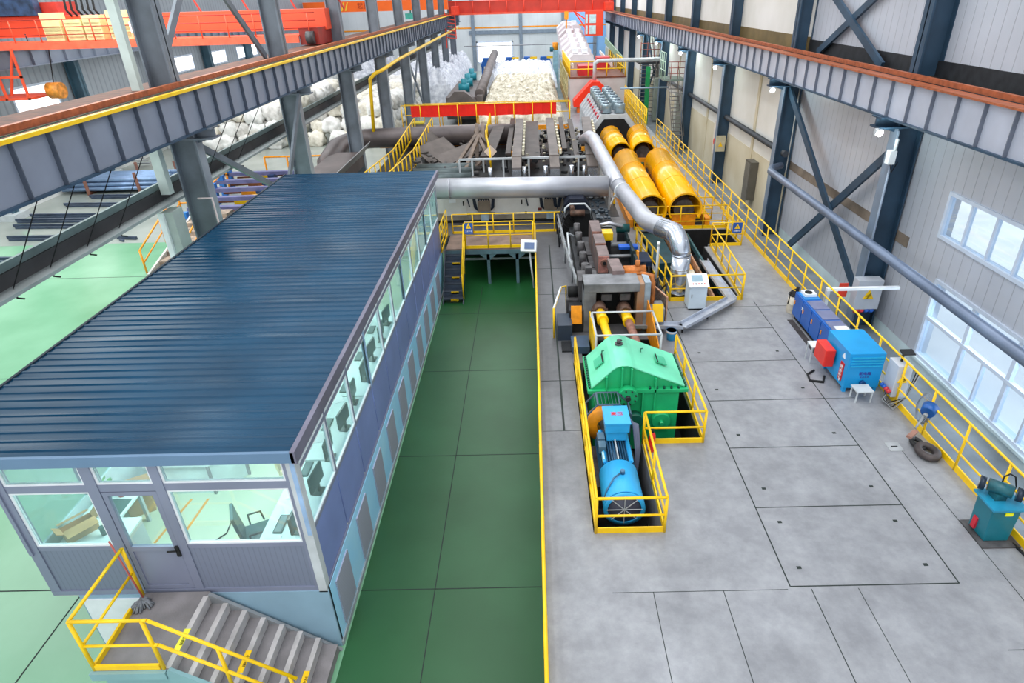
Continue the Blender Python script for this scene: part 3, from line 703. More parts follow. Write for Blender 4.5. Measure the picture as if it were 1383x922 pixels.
fence('yellow railing around the landing and down the entrance stairs',[(-6.98,7.55),(-6.98,6.16),(-5.9,6.16)],z0=P,h=1.12,sp=1.4,rails=(1,.5),r=.028,kick=0)
f=bpy.data.objects['guard_rail']
b=MB(); b.bar((-6.98,7.2,P+.05),(-6.98,6.16,P+.05),.04,.1); b.bar((-6.98,6.16,P+.05),(-5.95,6.16,P+.05),.04,.1); b.build('kick_plate',Y_,f)
for fr in (1,.5):
    b=MB(); b.cyl((-6.98+1.08,6.16,P+1.12*fr),(-5.82,6.16,P+1.12*fr),.028,seg=8); b.cyl((-5.82,6.16,P+1.12*fr),(-3.9,6.16,.12+1.12*fr),.028,seg=8); b.build('stair_rail',Y_,f)
for x in (-4.95,-4.0):
    z=P+( -5.82-x)/(1.92)*(P-.12); z=P-(x+5.82)/1.92*(P-.12); b=MB(); b.cyl((x,6.16,z),(x,6.16,z+1.12),.03,seg=8); b.build('post',Y_,f)
# mop leaning by the door
t=thing('mop','grey string mop standing head down beside the cabin door','mop',(-6.9,7.45,P))
b=MB(); b.cyl((-6.86,7.4,P+.12),(-7.08,7.5,P+1.35),.014,seg=8); b.build('handle',mat('mop_handle_red',(190,90,80),.5),t)
b=MB(); random.seed(5)
for k in range(60):
    a=random.random()*6.28; r=random.uniform(.06,.2); c=(-6.86+math.cos(a)*r,7.3+math.sin(a)*r*.8,P+.02); b.tube([(-6.86,7.36,P+.13),(-6.86+math.cos(a)*r*.6,7.33+math.sin(a)*r*.5,P+.09),c],.016,5)
b.build('mop_head',mat('mop_grey',(120,124,130),.9,0,.2,20),t)
# ================================================================== ROLLING LINE
def circ(c,r,axis,th,seg=20):
    b=MB(); a=Vector(c); d={'x':Vector((1,0,0)),'y':Vector((0,1,0)),'z':Vector((0,0,1))}[axis]*th/2
    return b.cyl(a-d,a+d,r,seg=seg)
# pit guard rail round motor and gearbox
fence('low yellow railing boxed around the blue motor and green gearbox pit',[(1.04,15.0),(1.04,8.78),(2.34,8.78),(2.36,11.46),(3.72,11.46),(3.78,15.0)],h=.86,sp=1.3,rails=(1,.5),r=.028,kick=.13)
# motor
mo=thing('electric_motor','large sky blue electric motor with finned body and round fan cowl','motor',(1.68,10.5,.4))
mx,mz=1.68,1.5
b=MB(); b.lathe([(.38,0.03),(.42,.0),(.42,.05),(.41,1.0),(.36,1.05)],(mx,9.5,mz),32,'y'); b.build('fan_cowl',LBL,mo)
b=MB(); b.lathe([(.0,0),(.34,0),(.34,.02)],(mx,9.46,mz),32,'y'); b.build('intake_disc',mat('grille_shadow',(66,70,86),.6),mo)
b=MB()
for k in range(4):
    a=k*math.pi/4; b.bar((mx-math.cos(a)*.36,9.44,mz-math.sin(a)*.36),(mx+math.cos(a)*.36,9.44,mz+math.sin(a)*.36),.014)
b.build('intake_grille',LGR,mo)
g=MB(); g.lathe([(.34,0),(.42,0),(.42,.04),(.34,.04),(.34,0)],(mx,9.44,mz),32,'y',False); g.build('cowl_ring',LBL,mo)
MFN=mat('steel_blue_fins',(44,92,126),.4,.3,.1,3)
b=MB(); b.cyl((mx,10.5,mz),(mx,11.7,mz),.3,seg=24)
for k in range(40):
    a=k*2*math.pi/40; c=Vector((mx+math.cos(a)*.34,0,mz+math.sin(a)*.34))
    b.bar((c.x,10.54,c.z),(c.x,11.66,c.z),.018,.1,up=(math.cos(a),0,math.sin(a)))
b.build('finned_body',MFN,mo)
for k in (1,-1):
    b=MB(); b.bar((mx+k*.28,10.54,mz+.3),(mx+k*.28,11.66,mz+.3),.07,.06,up=(k*.6,0,.8)); b.build('side_rib',LBL,mo)
b=MB(); b.box(mx-.012,10.54,mz+.33,mx+.012,11.6,mz+.41); b.build('crown_rib',LGR,mo)
b=MB(); b.box(1.5,11.2,1.85,1.94,11.75,2.1); b.box(1.46,11.15,2.1,1.99,11.8,2.34); j=b.build('terminal_box',LBL,mo,bevel=.02)
b=MB(); b.box(1.44,11.13,2.34,2.01,11.82,2.37); b.build('terminal_lid',LBL,mo)
text('高压',.14,mat('red_lettering',(220,50,60),.5),mo,TM((1.74,11.5,2.374),(1,0,0),(0,1,0)))
for i,y in enumerate((10.9,11.2)):
    b=MB(); b.box(1.3,y,mz+.25,1.46,y+.24,mz+.42); b.build('small_box',mat('grey_blue_box',(80,110,130),.4),mo)
b=MB(); b.box(1.36,10.62,mz+.2,1.4,10.86,mz+.34); b.build('name_plate',mat('pale_name_plate',(190,220,215),.4),mo)
b=MB(); b.tube([(1.7,10.05,mz+.42),(1.7,10.05,mz+.5)],.05,10); b.tube([(1.7,10.05,mz+.47),(1.5,9.9,mz+.43),(1.34,9.7,mz+.28),(1.28,9.6,mz+.1)],.018,8); b.build('lubrication_fitting',mat('steel_blue_fitting',(70,110,140),.3,.4),mo)
b=MB(); b.box(1.2,10.4,.6,1.42,11.8,1.25); b.box(1.94,10.4,.6,2.16,11.8,1.25); b.box(1.15,10.2,.4,2.2,12,.62); b.build('foot_frame',GREY,mo)
for k in range(4):
    b=MB(); b.tube([(2.0,11.7,2.2-.05*k),(2.12+.03*k,11.45,2.1),(2.16+.03*k,11.2,1.6),(2.14,10.9,.9),(2.14,10.9,.5)],.028,8); b.build('power_cable',mat('grey_cable',(96,104,128),.4),mo)
# coupling with orange guard
t=thing('coupling_guard','orange round coupling cover inside a grey mesh cage between motor and gearbox','guard',(1.6,12.1,1.5))
b=MB(); b.lathe([(.2,-.12),(.45,-.12),(.45,.12),(.2,.12),(.2,-.12)],(1.56,12.05,1.72),30,'y',False); b.build('cover_ring',YD,t)
b=MB(); b.cyl((1.6,11.7,1.5),(1.6,12.5,1.5),.16,seg=18); b.build('shaft',GREY,t)
b=MB()
cage=[(-.4,1.3),(-.38,2.1),(-.15,2.38),(.35,2.38),(.62,2.1),(.62,1.3)]
for y in (11.85,12.35):
    for p,q in zip(cage,cage[1:]): b.bar((1.5+p[0],y,p[1]),(1.5+q[0],y,q[1]),.03)
for p in cage: b.bar((1.5+p[0],11.85,p[1]),(1.5+p[0],12.35,p[1]),.03)
for k in range(7): b.bar((1.3+k*.08,11.85,2.38),(1.3+k*.08,12.35,2.38),.008)
b.build('cage_frame',mat('blue_grey_cage',(74,96,114),.5),t)
# gearbox
gb=thing('gearbox','big green gearbox with pale green ridged lid and bolted flanges','gearbox',(2.4,13.3,.4))
ya,yb=12.6,14.05
prof=[(1.3,2.33),(1.3,2.38),(1.76,2.84),(1.84,2.9),(1.95,2.93),(2.1,2.94),(2.22,2.9),(2.3,2.86),(3.44,2.38),(3.44,2.33)]
b=MB(); b.prism(prof,'y',ya,yb); b.build('lid_body',GRN,gb)
b=MB()
top=[(1.27,2.37),(1.75,2.86),(1.84,2.93),(1.95,2.965),(2.1,2.97),(2.23,2.93),(2.32,2.88),(3.48,2.38)]
o=len(b.v)
for y in (ya-.03,yb+.03):
    for (x,z_) in top: b.v.append((x,y,z_))
nn=len(top)
for i in range(nn-1): b.face((i,i+1,nn+i+1,nn+i),2<=i<=4)
lid=b.build('lid_cover',GRNL,gb); sm=lid.modifiers.new('sol','SOLIDIFY'); sm.thickness=.025
b=MB(); b.box(1.18,ya-.1,2.24,3.56,yb+.1,2.33); b.build('split_flange',GRN,gb,bevel=.008)
bm_=MB(); bm_.cyl((0,0,0),(0,0,.06),.028,seg=6); bme=bm_.mesh('bolt',mat('bolt_dark_green',(16,84,66),.5,.3))
for i in range(14):
    for x in (1.23,3.51):
        o=bpy.data.objects.new('bolt',bme); COL.objects.link(o); o.parent=gb; o.location=Vector((x,ya+.02+i*.108,2.33))-org(gb)
for i in range(5):
    o=bpy.data.objects.new('bolt',bme); COL.objects.link(o); o.parent=gb; o.location=Vector((2.65+i*.17,ya-.06,2.33))-org(gb)
b=MB(); b.box(1.35,ya,.5,2.5,yb,2.24); b.box(2.5,ya-.05,.4,3.36,yb,2.24); b.build('lower_case',GRN,gb,bevel=.01)
for x,z0,z1 in ((1.62,1.3,2.7),(1.98,2.24,2.92),(2.2,2.24,2.9),(2.78,1.2,2.62),(2.5,1.0,2.24)):
    b=MB(); b.box(x-.02,ya-.1,z0,x+.02,ya+.02,z1); b.build('rib',GRN,gb)
b=circ((2.12,ya-.12,2.2),.24,'y',.2,24); b.build('bearing_cover',GRN,gb,bevel=.01)
b=circ((2.12,ya-.25,2.2),.06,'y',.1,14); b.build('bearing_cap',DARK,gb)
for k in range(8):
    a=k*math.pi/4+.3; b=circ((2.12+math.cos(a)*.19,ya-.24,2.2+math.sin(a)*.19),.02,'y',.04,6); b.build('bearing_bolt',DARK,gb)
b=circ((2.95,ya-.14,1.5),.22,'y',.2,24); b.build('bearing_cover',GRN,gb,bevel=.01)
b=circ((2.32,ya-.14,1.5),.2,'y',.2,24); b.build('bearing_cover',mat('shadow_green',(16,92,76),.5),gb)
b=MB(); b.cyl((2.95,ya-.35,1.5),(2.95,ya-.2,1.5),.05,seg=12); b.box(2.8,ya-.12,.5,3.1,ya-.05,1.2); b.build('input_stub',GRN,gb)
for (x,y,rz) in ((1.5,13.3,1),(3.02,13.35,-1)):
    sl=.95 if x<2 else -.43; z_=2.37+(x-1.27)*1.02 if x<2 else 2.88-(x-2.32)*.43
    b=MB(); b.cbox((x,y,z_+.062),(.28,.36,.03),ry=-math.atan(sl)); hatch=b.build('inspection_hatch',mat('hatch_mid_green',(72,184,142),.4,0,.08,2),gb)
    b=MB(); b.cbox((x+(.09 if x<2 else -.1),y,z_+(.16 if x<2 else .12)),(.03,.38,.03),ry=-math.atan(sl)); b.build('hatch_handle',BLK,hatch)
b=MB(); b.cyl((2.02,13.6,2.96),(2.02,13.6,3.0),.1,seg=14); b.cyl((2.02,13.6,3.0),(2.02,13.6,3.1),.05,seg=10); b.cyl((1.97,13.62,3.06),(2.1,13.62,3.06),.02,seg=8); b.build('breather',GREY,gb)
for x,z_ in ((2.55,2.79),(1.6,2.75)): b=MB(); b.tube([(x,13.5,z_),(x,13.5,z_+.09),(x+.05,13.5,z_+.1)],.016,8); b.build('lifting_eye',mat('dark_green_eye',(20,100,74),.5),gb)
# fire extinguisher
t=thing('fire_extinguisher','red fire extinguisher on the floor by the motor railing corner','extinguisher',(2.52,11.2,P))
b=MB(); b.lathe([(.07,0),(.08,.02),(.08,.42),(.05,.5),(.025,.53)],(2.5,11.2,P),16); b.build('cylinder',mat('extinguisher_red',(220,30,28),.35),t)
b=MB(); b.box(2.47,11.16,P+.53,2.53,11.24,P+.58); b.tube([(2.5,11.2,P+.56),(2.42,11.14,P+.55),(2.4,11.1,P+.3)],.012,6); b.build('valve',BLK,t)
# drive shafts
for lab,mm,p0,p1 in (('yellow drive shaft spindle, left of the two, between stand and gearbox',Y_,(1.86,17.2,2.35),(2.0,14.1,2.3)),('brown and yellow drive shaft spindle, right of the two, behind gearbox',COPP,(2.6,17.2,2.3),(2.75,14.1,2.2))):
    t=thing('drive_shaft',lab,'shaft',p1); p0=Vector(p0); p1=Vector(p1); d=(p0-p1).normalized()
    b=MB(); b.cyl(p1,p0-d*.5,.115,seg=16); b.build('spindle',mm,t)
    b=MB(); b.cyl(p0-d*1.1,p0-d*.55,.17,.13,seg=16); b.build('yoke',Y_,t)
    b=MB(); b.cyl(p0-d*.55,p0-d*.2,.19,.22,seg=18); b.build('joint_head',BRN,t)
    b=MB(); b.cyl(p0-d*.2,p0,.15,seg=18); b.cyl(p0-d*.42-Vector((.24,0,0)),p0-d*.42+Vector((.24,0,0)),.06,seg=12); b.build('cross_pin',BRN,t)
# stand housing
t=thing('mill_stand','heavy grey and rust steel mill stand housing framing two drive shafts','machine',(2.4,17.4,P))
FRM=mat('worn_grey_housing',(126,128,132),.5,.3,.2,2,.15); 
b=MB(); b.box(1.42,16.9,P,1.78,17.6,3.1); b.build('left_post',FRM,t,bevel=.02)
b=MB(); b.box(2.98,16.9,P,3.2,17.6,3.1); b.build('right_post',mat('orange_stained_steel',(150,132,116),.5,.3,.2,3,.15,rgb2=(184,128,80)),t,bevel=.02)
b=MB(); b.box(3.2,16.95,P,3.38,17.6,3.12); b.build('side_plate',mat('pale_blue_grey_plate',(150,166,178),.5,.2,.15,3),t)
b=MB(); b.box(1.42,16.88,2.86,3.05,17.65,3.14); b.build('top_beam',FRM,t,bevel=.02)
b=MB(); b.box(1.78,17.4,P,2.98,17.6,2.9); b.build('back_plate',BLK,t)
b=MB(); b.box(1.95,17.0,2.55,2.25,17.4,2.75); b.box(2.5,17.0,2.55,2.8,17.4,2.75); b.build('chock',GREY,t)
b=MB(); b.bar((2.5,17.55,3.12),(2.5,19.0,2.95),.36,.28); b.build('top_slide',mat('mauve_grey_slide',(126,108,106),.5,.3,.15,3),t)
b=MB(); b.box(2.75,17.8,2.75,3.4,18.3,3.05); b.cyl((2.72,18.1,3.0),(3.4,18.1,3.0),.19,seg=14); b.cyl((3.15,18.1,3.1),(3.15,18.1,3.35),.08,seg=10); b.build('screwdown_motor',ORB,t)
b=MB(); b.tube([(3.2,17.7,3.1),(3.5,17.5,3.1),(3.55,17.4,2.6),(3.5,17.3,2.2)],.07,8); b.tube([(3.3,17.9,3.0),(3.6,17.7,2.8),(3.62,17.6,2.1)],.06,8); b.build('hose',ORB,t)
b=MB(); b.box(1.3,17.6,2.3,1.9,18.4,2.95); b.box(1.55,18.1,2.9,1.75,18.3,3.15); b.build('hydraulic_block',GREY,t)
# spindle guard rails
t=thing('spindle_guard','grey rails with yellow side plates around the two drive shafts','guard',(2.4,15.6,P))
b=MB()
for y in (14.9,16.3):
    b.cyl((1.6,y,P+.95),(3.35,y,P+.95),.03,seg=8)
for x in (1.6,3.35):
    b.cyl((x,14.9,P+.95),(x,16.3,P+.95),.03,seg=8)
    for y in (14.9,16.3): b.cyl((x,y,P-.05),(x,y,P+.95),.03,seg=8)
b.build('rail_frame',LGR,t)
b=MB(); b.box(1.57,14.95,P,1.6,16.7,P+.8); b.build('left_plate',Y_,t); b=MB(); b.prism([(14.95,P),(17.0,P),(17.0,P+1.0),(16.3,P+.95),(14.95,P+.55)],'x',3.3,3.33); b.build('right_plate',YD,t)
# boxes beside stand
for lab,x,y,mm in (('square orange-yellow cover on the dark box left of the mill stand',1.2,16.9,YD),('square bright yellow cover on the grey box right of the mill stand',3.62,16.9,Y_)):
    t=thing('gauge_box',lab,'box',(x,y,P)); b=MB(); b.box(x-.2,y,P,x+.22,y+.6,P+.72); b.build('housing',DARK if x<2 else MGR,t)
    b=MB(); b.cbox((x,y-.06,P+.62),(.32,.03,.55),rx=R_(-14)); b.build('front_cover',mm,t)
t=thing('control_cubicle','small dark blue floor cabinet with grille left of the mill stand','cabinet',(.9,16.2,P))
b=MB(); b.box(.62,16.4,P,1.05,17.2,P+.5); b.build('carcass',mat('dark_blue_cubicle',(44,56,72),.5),t)
b=MB(); b.box(1.0,15.6,P,1.5,16.3,P+.22); b.build('valve_block',mat('steel_blue_block',(60,84,112),.5,.2),t)
b=MB(); b.box(.72,15.7,P,1.0,16.3,P+.04)
for k in range(7): b.box(.74+k*.036,15.72,P+.04,.75+k*.036,16.28,P+.06)
b.build('floor_grille',DARK,t)
t=thing('pump_unit','small dark pump on a grey pedestal left of the mill stand','pump',(1.1,17.9,P))
b=MB(); b.box(.95,17.6,P,1.35,18.1,P+.75); b.build('pedestal',GREY,t); b=MB(); b.cyl((1.0,17.9,P+.92),(1.3,17.9,P+.92),.16,seg=14); b.box(1.05,17.8,P+.7,1.25,18.0,P+.85); b.build('pump_body',BLK,t)
# yellow hoop rail
t=thing('hoop_handrail','free-standing yellow and white hoop handrail on the grey plates left of the stand','handrail',(.7,17.5,P))
b=MB(); b.tube([(.52,16.6,P),(.52,16.6,P+.95),(.8,17.9,P+1.05),(.95,18.1,P+1.0),(.98,18.1,P)],.028,8); b.build('tube',Y_,t)
b=MB(); b.tube([(.52,16.62,P+.97),(.78,17.85,P+1.08)],.03,8); b.build('tape',WHT,t)
# copper topped blocks in a row
for i,(x,y0,y1) in enumerate(((2.3,19.75,20.75),(2.31,20.97,21.95),(2.3,22.23,23.5))):
    t=thing('roller_housing','brown steel block with coppery front face, %s from the mill stand'%ORD[i],'machine block',(x,y0,P),'row of coppery roller housings')
    b=MB(); b.box(x-.19,y0,P+.45,x+.19,y1,2.9); b.build('block',mat('grey_brown_block',(116,100,98),.5,.3,.15,3),t,bevel=.02)
    b=MB(); b.box(x-.18,y0-.03,P+.75,x+.18,y0,2.88); b.build('front_face',COPP if i else mat('bright_copper',(214,150,138),.4,.4,.15,8),t)
    b=circ((x+.02,y0-.05,P+1.1),.13,'y',.06,16); b.build('bore_ring',COPP,t); b=circ((x+.02,y0-.09,P+1.1),.06,'y',.06,12); b.build('bore',BLK,t)
    b=MB(); b.box(x-.35,y0-.05,P,x+.24,y1+.1,P+.45); b.build('base',GREY,t)
t=thing('dark_filler_machine','dark oily frame and cylinders filling the left side of the line','machine',(1.7,21,P))
b=MB(); b.box(1.45,18.6,P,1.9,25.2,P+.5); b.build('bed',DARK,t)
for k in range(6): b=MB(); b.cyl((1.7,18.9+k*1.05,P+.5),(1.7,18.9+k*1.05,P+1.0),.13,seg=12); b.build('upright_cylinder',GREY,t)
# black machine ahead
t=thing('descaler_box','black open roller box with silver arch rim at the head of the line','machine',(1.75,26,P))
b=MB(); b.box(1.25,25.4,P,2.4,26.6,P+1.0); b.build('body',BLK,t); b=MB(); b.prism([(1.3,P+1.0),(1.3,P+1.25),(1.5,P+1.5),(2.1,P+1.5),(2.35,P+1.2),(2.35,P+1.0)],'y',25.9,26.7); b.build('hood',mat('blue_black_hood',(36,42,58),.4,.3),t)
b=MB(); b.tube([(1.25,25.4,P+.9),(1.3,25.4,P+1.25),(1.5,25.4,P+1.42),(2.1,25.4,P+1.42),(2.35,25.4,P+1.15),(2.4,25.4,P+.8)],.04,8); b.build('rim',LGR,t)
b=MB(); b.cyl((1.5,25.35,P+1.05),(2.1,25.35,P+1.05),.14,seg=14); b.cyl((1.6,25.3,P+1.2),(1.6,25.9,P+1.2),.1,seg=12); b.build('roller',BRN,t)
random.seed(11)
t=thing('hose_bundle','tangle of dark hydraulic hoses hanging left of the black roller box','hoses',(1.0,25,P))
b=MB()
for k in range(14):
    x=.95+random.random()*.35; y=24.2+random.random()*2; b.tube([(x,y,P),(x-.05,y-.2,P+.5+random.random()*.5),(x+.15,y+.1,P+.9+random.random()*.5),(x+.4,y+.2,P+.7)],.03,6)
b.build('hoses',DARK,t)
t=thing('tracking_rail','long grey guard tube leaning along the left edge of the line','guard',(1.1,22,P))
b=MB(); b.tube([(1.0,25.5,P+.95),(1.15,22.5,P+.75),(1.35,20.0,P+.6),(1.45,19.0,P+.55)],.045,8); b.tube([(1.0,25.5,P+.6),(1.2,22.5,P+.4),(1.5,19.0,P+.25)],.04,8)
for y,x in ((24.5,1.03),(22.5,1.15),(20.6,1.3),(19.1,1.42)): b.cyl((x,y,P),(x,y,P+.85),.03,seg=8)
b.build('rails',MGR,t)
b=MB(); b.tube([(1.5,23,P+.9),(1.25,22.9,P+1.05),(1.25,21.6,P+.95),(1.3,21.5,P+.2)],.035,8); b.build('hook_rail',LGR,t)
# dark conveyor cradle right of copper blocks
t=thing('discharge_cradle','black stepped roller cradle with silver crossbars right of the coppery blocks','machine',(3.0,21,P))
for i,y in enumerate((18.9,20.1,21.4,22.6)):
    
    for xx in (2.45,3.5): b=MB(); b.box(xx,y,P,xx+.1,y+1.0,P+.85); b.build('side_frame',mat('dark_teal_frame',(34,54,58),.5,.2,.2,3),t)
    b=MB(); b.cyl((2.5,y+.3,P+.55),(3.55,y+.3,P+.55),.1 if i%2 else .06,seg=12); b.build('cross_roller',MGR,t)
    b=MB(); b.box(2.55,y,P+.1,3.5,y+1.0,P+.2); b.build('tray',BLK,t)
b=MB(); b.prism([(20.6,P),(20.9,P+1.0),(21.1,P+1.0),(21.3,P)],'x',3.6,3.66); b.build('yellow_bracket',YD,t)
t=thing('black_conveyor','black studded chain conveyor running back beside the silver duct','conveyor',(2.75,25.5,P))
b=MB(); b.prism([(23.8,P+1.15),(28.5,P+1.3),(28.5,P+1.05),(23.8,P+.9)],'x',2.35,3.05); b.build('deck',DARK,t)
random.seed(2); b=MB()
for k in range(70): b.cbox((2.42+random.random()*.55,23.9+random.random()*4.4,P+1.24+.02*random.random()),(.1,.14,.06))
b.build('chain_links',mat('blue_black_link',(60,72,82),.35,.5,.2,8),t)
b=MB()
for y in (23.85,25.5,27): b.box(2.35,y,P,2.42,y+.1,P+1.0); b.box(2.98,y,P,3.05,y+.1,P+1.0)
b.bar((2.3,23.8,P+.98),(3.1,23.8,P+.98),.06); b.build('legs',LGR,t)
for lab,x,y,z_,d,mm in (('small yellow cover box on the dark machine by the silver duct',2.75,22.9,P+.95,(.42,.5,.3),Y_),('bright blue flat cover plate beside the dark machine',3.45,22.1,P+.75,(.7,.35,.12),mat('vivid_blue',(20,92,200),.4)),):
    t=thing('machine_cover',lab,'cover',(x,y,P)); b=MB(); b.cbox((x,y,z_),d); b.build('cover',mm,t,bevel=.02); b=MB(); b.box(x-d[0]*.35,y-.1,P,x+d[0]*.35,y+.1,z_-d[2]/2); b.build('pedestal',DARK,t)
t=thing('gear_motor','small teal geared motor with silver pipe beside the silver duct','motor',(3.4,23.3,P))
b=MB(); b.cyl((3.2,23.6,P+.95),(3.7,23.6,P+.95),.17,seg=14); b.build('motor_body',mat('deep_teal',(20,84,84),.45,0,.1,3),t); b=MB(); b.box(3.25,23.4,P,3.6,23.8,P+.8); b.build('pedestal',DARK,t); b=MB(); b.tube([(2.4,23.4,P+1.15),(2.9,23.5,P+1.2),(3.4,23.4,P+1.1)],.07,10); b.build('silver_pipe',SILV,t)
t=thing('valve_stand','dark blue valve bank with tangled black hoses right of the cradle','valves',(3.95,20.5,P))
b=MB(); b.box(3.75,21.2,P,4.2,22.2,P+.5); b.build('manifold',mat('navy_manifold',(30,54,88),.5,.2,.1,3),t)
random.seed(9); b=MB()
for k in range(26):
    x=3.7+random.random()*.5; y=18.4+random.random()*2.6; b.tube([(x,y,P),(x+random.uniform(-.15,.15),y+.1,P+.3+random.random()*.4),(x+random.uniform(-.2,.2),y+.3,P+.35),(x+.1,y+.4,P)],.03,6)
b.build('hoses',RUB,t)
t=thing('grey_pole','grey vertical pole standing between the hoses and yellow ramp railing','pole',(4.15,19.5,P)); b=MB(); b.cyl((4.1,19.8,P),(4.1,19.8,P+1.65),.045,seg=10); b.build('pole',LGR,t); b=MB(); b.cyl((4.1,19.8,P+1.62),(4.1,19.8,P+1.75),.055,seg=10); b.build('cap',WHT,t)
# leaning frame
t=thing('wire_mesh_gate','leaning rusty framed mesh panel right of the mill stand','panel',(3.9,17.5,P))
b=MB(); P1=[(3.55,18.4,P+.02),(3.55,18.4,P+1.0),(3.95,17.2,P+.95),(3.95,17.2,P-.0)]
for p,q in zip(P1,P1[1:]+P1[:1]): b.bar(p,q,.04)
b.build('frame',mat('rusty_cream_frame',(196,150,120),.6,0,.2,8),t)
b=MB(); b.quad(*P1); q=b.build('mesh_sheet',mat('brown_grey_mesh',(112,98,90),.8,0,.3,20),t); q.modifiers.new('s','SOLIDIFY').thickness=.01
# ---- silver ducts
def duct(nm,lab,pts,r,m,seams=True,seg=28):
    t=thing(nm,lab,'duct',pts[0]); b=MB(); b.tube(pts,r,seg); b.build('duct_wall',m,t)
    return t
D0=Vector((4.75,19.25,P)); 
pts=[(4.75,19.25,P),(4.75,19.25,3.05)]
c=Vector((4.75,19.25,3.05))
for k in range(1,8):
    a=k/7*math.pi/2; pts.append((4.75-.02*k,19.25+.55*(1-math.cos(a)),3.05+.55*math.sin(a)))
t=thing('exhaust_duct','shiny silver exhaust duct that bends down into the yellow railed pit','duct',(4.75,19.25,P))
b=MB(); b.tube(pts[:2],.3,28); b.build('riser',SHINY,t)
b=MB(); b.tube(pts[1:]+[(4.2,20.35,3.6)],.3,28); b.build('elbow',SHINY,t)
b=MB(); b.tube([(4.62,19.8,3.6),(4.3,20.6,3.55),(4.12,21.1,3.5),(3.99,21.8,3.42),(3.6,26.4,3.4)],.32,28); b.build('sloping_run',SILV,t)
b=MB(); b.cyl((3.66,25.6,3.4),(3.655,25.66,3.4),.345,seg=28); b.build('seam_band',WHT,t)
for z_ in (1.75,2.6,3.05): b=MB(); b.cyl((4.75,19.25,z_),(4.75,19.25,z_+.03),.312,seg=28); b.build('seam_band',SHINY,t)
b=MB(); b.tube([(3.6,26.4,3.4),(3.5,30,3.45),(3.35,35.3,3.55),(3.25,36.8,3.4),(2.95,37.3,3.1)],.34,28); b.build('upper_run',SILV,t)
t=thing('branch_duct','thick silver duct running level from the cabin roof to the sloping duct','duct',(-4.2,27.2,3.4))
b=MB(); b.tube([(-4.3,27.0,3.32),(3.2,26.8,3.3)],.44,32); b.build('duct_wall',SILV,t)
for x in (-3.6,-1.6,.4,2.4): b=MB(); b.cyl((x,26.95,3.315),(x+.025,26.95,3.315),.448,seg=32); b.build('seam_band',SILV,t)
b=MB(); b.cyl((-4.36,27.0,3.32),(-4.3,27.0,3.32),.47,seg=32); b.build('end_flange',MGR,t)
# ---- grey machine wall with hose plates
t=thing('machine_enclosure','light grey steel enclosure wall with doors and hose plates under silver duct','enclosure',(-1.2,27.8,P))
EN=mat('warm_light_grey_panel',(212,210,204),.5,.0,.08,1.2,rgb2=(232,232,230)); ENL=mat('dirty_lower_panel',(150,140,126),.6,0,.15,2)
b=MB(); b.box(-4.5,27.7,P,1.95,28.0,3.1); b.build('wall_sheet',EN,t); b=MB(); b.box(-4.5,27.68,P,1.95,27.7,P+.45); b.build('dirty_skirt',ENL,t)
b=MB(); b.box(-4.5,27.66,P,1.95,27.68,P+.12); b.build('black_kick',BLK,t)
for x0,x1 in ((-4.05,-3.0),(-1.75,-.4),(-.3,1.85)):
    b=MB(); b.box(x0,27.64,P+.35,x1,27.7,2.95); d=b.build('enclosure_door',EN,t)
    b=MB(); b.box(x1-.15,27.6,P+.8,x1-.1,27.64,P+1.0); b.build('handle',BLK,d)
b=MB(); b.box(-3.75,27.62,2.5,-3.45,27.64,2.8); s_=b.build('warning_plate',WHT,t); b=MB(); b.box(-3.75,27.615,2.7,-3.45,27.62,2.8); b.build('red_band',mat('sign_red',(210,40,40),.5),s_)
for x in (-2.2,.75,1.35):
    b=MB(); b.box(x-.28,27.5,2.1,x+.28,27.62,2.6); pl=b.build('hose_plate',mat('brown_grey_plate',(142,130,118),.5,.2),t)
    b=MB()
    for k in range(5): b.cyl((x-.22+k*.11,27.46,2.62),(x-.22+k*.11,27.46,2.68),.04,seg=8)
    for k in range(4):
        for s in (-1,1): b.tube([(x+s*(.05+k*.05),27.48,2.66),(x+s*(.15+k*.06),27.4,2.95),(x+s*(.38+k*.03),27.45,2.7),(x+s*(.34+k*.03),27.5,2.3),(x+s*.3,27.55,2.15)],.028,6)
    b.build('hoses',mat('blue_black_hose',(30,44,62),.4),pl)
    b=MB(); b.box(x-.17,27.6,P+.1,x+.17,27.64,2.1); b.build('pale_blue_panel',mat('pale_blue_panel',(168,190,206),.5),t)
for x in (-2.95,-.35): b=MB(); b.tube([(x-.05,27.6,3.0),(x+.1,27.58,2.3)],.03,6); b.build('dark_pipe',mat('steel_dark_blue',(50,60,78),.5),t)
b=MB(); b.box(.2,27.58,P+.5,.36,27.64,P+.62); b.build('red_socket',mat('maroon_socket',(110,40,34),.5),t)
# ---- walkway platform in front of it
t=thing('walkway_deck','grey steel walkway deck on haunched posts across the end of the green lane','walkway',(-1.8,24.4,0))
TG=mat('teal_grey_structure',(92,120,130),.5,.1,.12,2)
b=MB(); b.box(-3.6,24.3,P-.06,.02,26.0,P); b.build('deck_plate',mat('brown_grey_deck',(128,108,98),.6,.1,.15,2),t)
b=MB(); b.box(-3.6,24.28,P-.24,.02,24.34,P-.06); b.build('edge_beam',TG,t)
for x in (-1.9,-.72):
    b=MB(); b.box(x-.06,24.3,0,x+.06,24.42,P-.2); b.build('post',TG,t)
    b=MB(); b.prism([(x-.36,P-.24),(x-.06,P-.5),(x+.06,P-.5),(x+.36,P-.24)],'y',24.3,24.36); b.build('haunch',TG,t)
b=MB(); b.box(-3.2,25.2,.72,.02,25.26,.8); b.build('lower_rail',LGR,t)
b=MB(); b.box(-3.7,27.6,0,.02,27.68,P-.06); b.build('under_deck_shade_sheet',BLK,t)  # black sheet carries the shade of the opening under the deck
